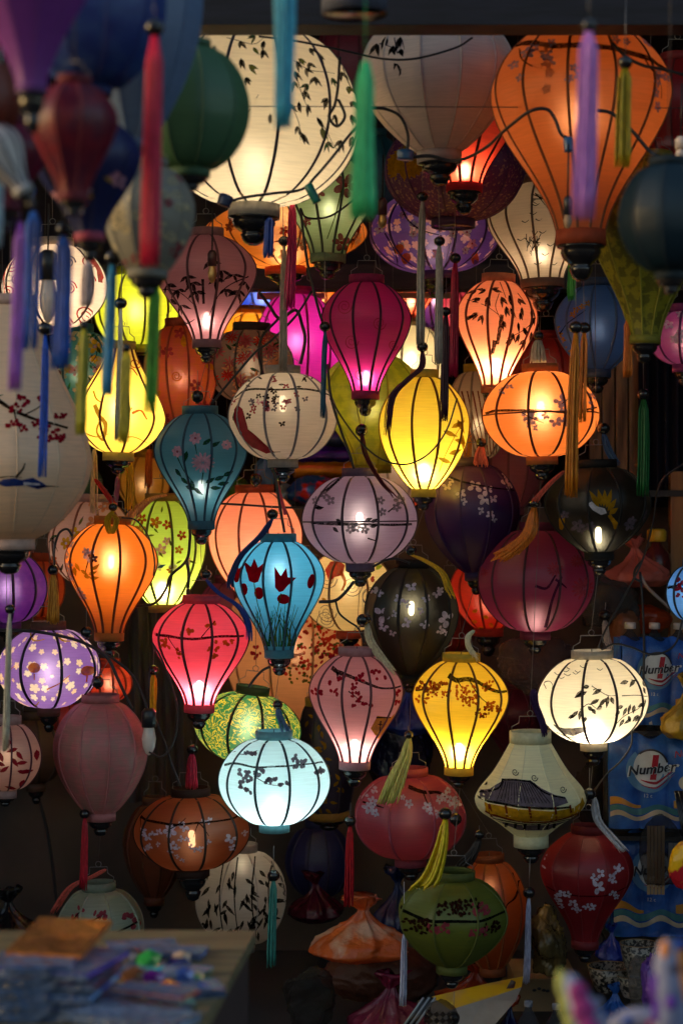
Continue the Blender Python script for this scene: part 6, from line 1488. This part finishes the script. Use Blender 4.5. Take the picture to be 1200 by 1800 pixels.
o = empty('cracker_pouch', at(775, 1790, 5.3), 'clear pouch of dark diamond shaped sweets at the bottom', 'pouch')
for i in range(12): MB().box((0, 0, 0), (.012, .006, .012), rot=Matrix.Rotation(.78, 3, 'Y')).build('sweet', solid('sweet_dark', (.05, .03, .02), .4), o, (-.03 + .017 * (i % 4), -.004, .012 - .017 * (i // 4)))
crumple('pouch_film', None, None, 748, 1762, 808, 1830, 5.3, .02, CLEAR, 71, .1, parent=o).location = (0, 0, 0)
o = empty('pen_bundle', at(735, 1780, 5.4), 'bundle of dark pens in clear film left of the paper pack', 'pens')
for i in range(5): MB().tube([(-.05 + i * .008, 0, -.05), (.015 + i * .008, .01, .04)], .0035, 6).build('pen', BLACK if i % 2 else solid('pen_clear', (.3, .32, .36), .15), o)

# ------------------------------------------------------------------ street table at lower left
TBLW = solid('table_wood', lin('7c7454'), .6, col2=lin('544c38'), nscale=5, scale=(.8, 8, 8), bump=.2)
PT = Vector((-.62, 3.2, .822))
tb = empty('market_table', (PT.x, PT.y, 0), 'worn wooden market table at lower left', 'table')
n = 6
for i in range(n):
    y0, y1 = 2.55 + (3.63 - 2.55) * i / n, 2.55 + (3.63 - 2.55) * (i + 1) / n
    e0, e1 = -.21 + .05 * (y0 - 2.96) / .65, -.21 + .05 * (y1 - 2.96) / .65
    q = [Vector(p_) - Vector((PT.x, PT.y, 0)) for p_ in ((-1.35, y0 + .002, .8), (e0, y0 + .002, .8), (e1, y1 - .002, .8), (-1.35, y1 - .002, .8), (-1.35, y0 + .002, .822), (e0, y0 + .002, .822), (e1, y1 - .002, .822), (-1.35, y1 - .002, .822))]
    MB().add(q, [(0, 3, 2, 1), (4, 5, 6, 7), (0, 1, 5, 4), (1, 2, 6, 5), (2, 3, 7, 6), (3, 0, 4, 7)], 0, False).build('table_plank', TBLW, tb)
side = MB().add([Vector(p) - Vector((PT.x, PT.y, 0)) for p in ((-.236, 2.56, .798), (-.172, 3.62, .798), (-.172, 3.62, .45), (-.236, 2.56, .45), (-.25, 2.56, .798), (-.186, 3.62, .798), (-.186, 3.62, .45), (-.25, 2.56, .45))],
                [(0, 1, 2, 3), (4, 7, 6, 5), (0, 4, 5, 1), (3, 2, 6, 7)], 0, False)
side.build('side_board', solid('table_side', lin('3a2c2c'), .7), tb)
for (lx, ly) in ((-.3, 2.65), (-.26, 3.55), (-1.25, 2.65), (-1.2, 3.55)): MB().box((0, 0, 0), (.05, .05, .79)).build('leg', TBLW, tb, Vector((lx, ly, .404)) - Vector((PT.x, PT.y, 0)))
# stacked packets and notebooks
r5 = random.Random(5)
TG = 'flat packets stacked on the market table'
FILM = film('packet_film', (.2, .3, .5), .72, .08)
def packet(label, x, y, Y, w, d, h, rz, c, c2, tiltx=0, foilm=None):
    p = at(x, y, Y)
    o = empty('flat_packet', p, label, 'packet', TG)
    o.rotation_euler = (math.radians(tiltx), 0, math.radians(rz))
    MB().box((0, 0, 0), (w, d, h)).build('pages', solid('pages_' + c, lin(c), .4, col2=lin(c2), nscale=30, scale=(1, 1, .2), lo=.45, hi=.55), o)
    MB().box((0, 0, 0), (w * .985, d * .985, .0016)).build('cover', foilm or solid('cover_' + c + c2, lin(c2), .2, col2=lin(c), nscale=24, lo=.44, hi=.56), o, (0, 0, h / 2 + .0009))
    mb = MB().box((0, 0, h * .5 + .0035), (w * 1.03, d * 1.03, .0008)).box((0, -d * .515, 0), (w * 1.03, .0008, h * 1.5))
    if not foilm: mb.build('film_sleeve', FILM, o)
zt = .8225
def pxz(z, Y): return CY + (CZ - z) * F / Y
STK = (('bottom navy packet of the stack on the market table', 70, '1a2444', '5a7ab0', .014, 2), ('plum edged packet second from the bottom of the table stack', 92, '5c1c48', '2a3c6c', .012, -5), ('slate blue packet third from the bottom of the table stack', 76, '5878a0', '28406c', .014, 4),
       ('packet with bright blue print in the middle of the table stack', 98, '2858c0', '8ab8e8', .013, -9), ('grey blue packet with a pale edge above the bright blue one', 66, '8898b8', '304058', .012, 6), ('dark packet with red print in the table stack', 100, '241c30', '8c2c3c', .012, -8),
       ('dull brown packet third from the top of the table stack', 72, '4a342c', 'a8703c', .011, 3), ('violet blue packet second from the top of the table stack', 108, '3a34a8', '7c60c8', .011, -16), ('pale blue thin packet just under the gold foil one', 70, '9ab0e0', '5878b8', .010, 1))
zc = zt
for i, (l, x, c, c2, h, rz) in enumerate(STK):
    packet(l, x + (i % 3) * 5, pxz(zc + h / 2, 3.05), 3.05, (.155, .165, .15, .16, .15, .15, .14, .15, .1)[i], .17, h * .5, rz, c, c2); zc += h * .68 + .0012
gold = solid('gold_foil', lin('e8a058'), .16, .8, col2=lin('a06840'), nscale=9, bump=.8, bdist=.014)
packet('gold foil envelope tilted on top of the table stack', 106, pxz(zc + .016, 3.1), 3.1, .125, .15, .006, -12, 'a0603c', 'c8782c', 9, gold)
for i, (l, x, Y, z, w, d, h, rz, c, c2) in enumerate((
    ('slate blue packet fanned out right of the stack', 222, 2.98, .836, .17, .11, .010, -24, '2c3c50', '6a8494'),
    ('teal green packet fanned out lowest at the table front', 256, 2.8, .83, .19, .1, .010, -20, '2c5a58', '4c8a8a'),
    ('pale edged packet fanned out between the slate and teal ones', 240, 2.9, .848, .17, .09, .008, -28, '8ca0b8', '34506c'),
    ('long grey packet lying flat near the table edge', 318, 3.15, .827, .13, .08, .006, 14, '565c68', '8c94a4'),
    ('cobalt print packet behind the trinkets', 300, 3.42, .827, .12, .07, .006, -8, '24408c', '90a8d8'),
    ('brown packet at the back of the market table', 250, 3.46, .827, .12, .07, .007, 12, '4c3428', '9c7048'),
    ('sage packet under the trinkets', 285, 3.27, .8265, .15, .09, .005, -15, '4c6454', 'a0b4a0'),
    ('coral pink card on the fanned packets', 274, 3.0, .862, .12, .06, .004, -26, 'c04a58', 'd89058'))):
    packet(l, x, pxz(z, Y), Y, w, d, h, rz, c, c2)
for i, (l, x, Y, c, r_, mt) in enumerate((('green glass trinket on the market table', 262, 3.32, '3aa850', .024, 0), ('purple glass trinket below the green one', 268, 3.2, '7a2c8c', .02, 0), ('red bead trinket in front of the purple one', 290, 3.12, 'd8241c', .014, 0),
    ('bright silver trinket catching the light', 302, 3.22, 'c8d4f0', .02, .6), ('blue trinket right of the silver one', 322, 3.22, '4a68b8', .02, .2), ('small navy trinket at the table edge', 356, 3.16, '2c4a9c', .012, .2), ('brown shell trinket left of the green one', 236, 3.2, '7a5238', .024, 0), ('ivory trinket behind the silver one', 318, 3.36, 'c8a888', .016, 0), ('grey glass trinket at the back of the trinkets', 240, 3.36, '5c5460', .02, .3))):
    bmz = bmesh.new(); bmesh.ops.create_icosphere(bmz, subdivisions=1, radius=1)
    for v in bmz.verts: v.co = Vector((v.co.x * r_ * (1.2 if i % 2 else 1.), v.co.y * r_, v.co.z * r_ * .7)) * (1 + .15 * noise.noise(v.co * 2 + Vector((i, 0, 0))))
    me = bpy.data.meshes.new('trinket'); bmz.to_mesh(me); bmz.free(); me.materials.append(solid('glass_' + c, lin(c), .08, mt, coat=.5))
    p = at(x, 900, Y); tag(link('trinket', me, None, (p.x, Y, .823 + r_ * .66)), l, 'trinket', 'glass trinkets on the market table')

# small glossy sachets strewn over the table
r6 = random.Random(6)
SACH = (('lilac', 'a88cd0'), ('scarlet', 'd83020'), ('turquoise', '30a8b0'), ('butter yellow', 'e8d070'), ('cobalt', '2c50c0'), ('white', 'd8dce8'), ('rose', 'd06080'), ('emerald', '208850'), ('copper', 'b06a38'), ('sky blue', '80b0e0'), ('indigo', '30307c'), ('cream', 'dccca8'), ('magenta', 'b03080'), ('grey', '888c98'),
        ('mint', '90d0b0'), ('tan', '9c7850'), ('violet', '6038a8'), ('orange', 'e07828'))
for i, (nm, c) in enumerate(SACH):
    Y = 2.78 + .62 * ((i * 7) % 18) / 18
    x = 190 + 165 * ((i * 5) % 18) / 18 - (3.4 - Y) * 40
    p = at(x, 900, Y)
    o = empty('sachet', (p.x, Y, .8235 + .004 * (i % 3)), 'small %s foil sachet lying on the market table' % nm, 'sachet', 'glossy sachets on the market table')
    o.rotation_euler = (math.radians(r6.uniform(-8, 10)), math.radians(r6.uniform(-8, 8)), r6.uniform(0, 3.1))
    w_, d_ = r6.uniform(.03, .05), r6.uniform(.022, .034)
    vs = [(-w_ / 2, -d_ / 2, 0), (w_ / 2, -d_ / 2, 0), (w_ / 2, d_ / 2, 0), (-w_ / 2, d_ / 2, 0), (-w_ * .3, -d_ * .3, .008), (w_ * .3, -d_ * .3, .009), (w_ * .32, d_ * .3, .008), (-w_ * .3, d_ * .28, .01)]
    MB().add(vs, [(4, 5, 6, 7), (0, 1, 5, 4), (1, 2, 6, 5), (2, 3, 7, 6), (3, 0, 4, 7), (3, 2, 1, 0)], 0, False).build('pouch', solid('sachet_' + nm, lin(c), .14, .3, col2=mulc(lin(c), .5), nscale=40, lo=.45, hi=.55, coat=.4), o)
    MB().box((0, 0, 0), (w_ * 1.1, .003, .0012)).build('sealed_edge', solid('sachet_edge', lin('b8c0d0'), .2, .5), o, (0, d_ / 2 + .001, .0006))

# ------------------------------------------------------------------ blurred cloth toys close to the lens at lower right
CLB = solid('cloth_pale', lin('565c7c'), .9, col2=lin('8a90ae'), nscale=40); MAG = solid('cloth_magenta', lin('8c2c74'), .9); LIMEC = solid('cloth_lime', lin('b0b868'), .9); ORC = solid('cloth_orange', lin('d88a50'), .9); VIO = solid('cloth_violet', lin('6a3ca8'), .9)
def toy(label, path, rad, Y, spots, base):
    s = Y / F
    P0 = at(*path[-1], Y)
    o = empty('cloth_toy', P0, label, 'toy', 'floral cloth toys at the street side')
    pts = smooth_path([at(x, y, Y) - P0 for x, y in path], 5)
    rr = [rad[0] + (rad[1] - rad[0]) * i / (len(pts) - 1) for i in range(len(pts))]
    MB().tube([pts[0] + (pts[0] - pts[1]).normalized() * rad[0] * s * .7] + pts, [rad[0] * s * .45] + [q * s for q in rr], 14).build('body', base, o)
    for (x, y, a, b, m) in spots:
        p = at(x, y, Y) - P0
        best = min(range(len(pts)), key=lambda i: (Vector((pts[i].x, pts[i].z)) - Vector((p.x, p.z))).length)
        dx = p.x - pts[best].x; R_ = rr[best] * s
        dy = -math.sqrt(max(.02 * R_ * R_, R_ * R_ - min(dx * dx, R_ * R_)))
        MB().ball((0, 0, 0), 1, 10, 6, sc=(a * s, 5 * s, b * s)).build('applique', m, o, (p.x, dy * .97, p.z))
    return o
toy('blurred cloth toy with a magenta stripe and lime edge at lower right', [(1000, 1722), (1018, 1760), (1040, 1810), (1052, 1880)], (15, 40), 2.3,
    [(1014, 1742, 17, 22, MAG), (1022, 1772, 20, 24, MAG), (1032, 1806, 20, 24, MAG), (985, 1728, 9, 26, LIMEC), (992, 1765, 9, 26, LIMEC), (1000, 1800, 9, 24, LIMEC), (1050, 1760, 8, 8, CLB), (1056, 1788, 9, 7, CLB)], CLB)
toy('blurred pale cloth toy with orange patches at the right edge', [(1172, 1660), (1170, 1700), (1176, 1760), (1180, 1850)], (15, 34), 2.35,
    [(1166, 1666, 9, 18, ORC), (1190, 1690, 15, 24, ORC), (1196, 1735, 16, 30, ORC), (1174, 1756, 10, 13, VIO), (1150, 1735, 11, 26, VIO), (1152, 1775, 10, 22, VIO), (1180, 1700, 7, 9, solid('cloth_dark', lin('2c2840'), .9)), (1192, 1660, 8, 12, solid('cloth_blue', lin('3a5ab0'), .9))], CLB)
toy('low pale cloth toy between the two blurred ones', [(1080, 1800), (1110, 1790), (1150, 1800), (1170, 1880)], (14, 26), 2.4, [(1100, 1790, 10, 8, solid('cloth_blue', lin('3a5ab0'), .9)), (1140, 1795, 9, 9, MAG)], CLB)
tp = empty('street_stand', (.38, 2.4, 0), 'narrow stand carrying the cloth toys at the street side', 'stand')
MB().box((0, 0, 0), (.42, .4, .02)).build('stand_top', DARKWOOD, tp, (.02, 0, .9))
for sx in (-.16, .19):
    for sy in (-.15, .15): MB().box((0, 0, 0), (.03, .03, .888)).build('leg', DARKWOOD, tp, (sx, sy, .445))
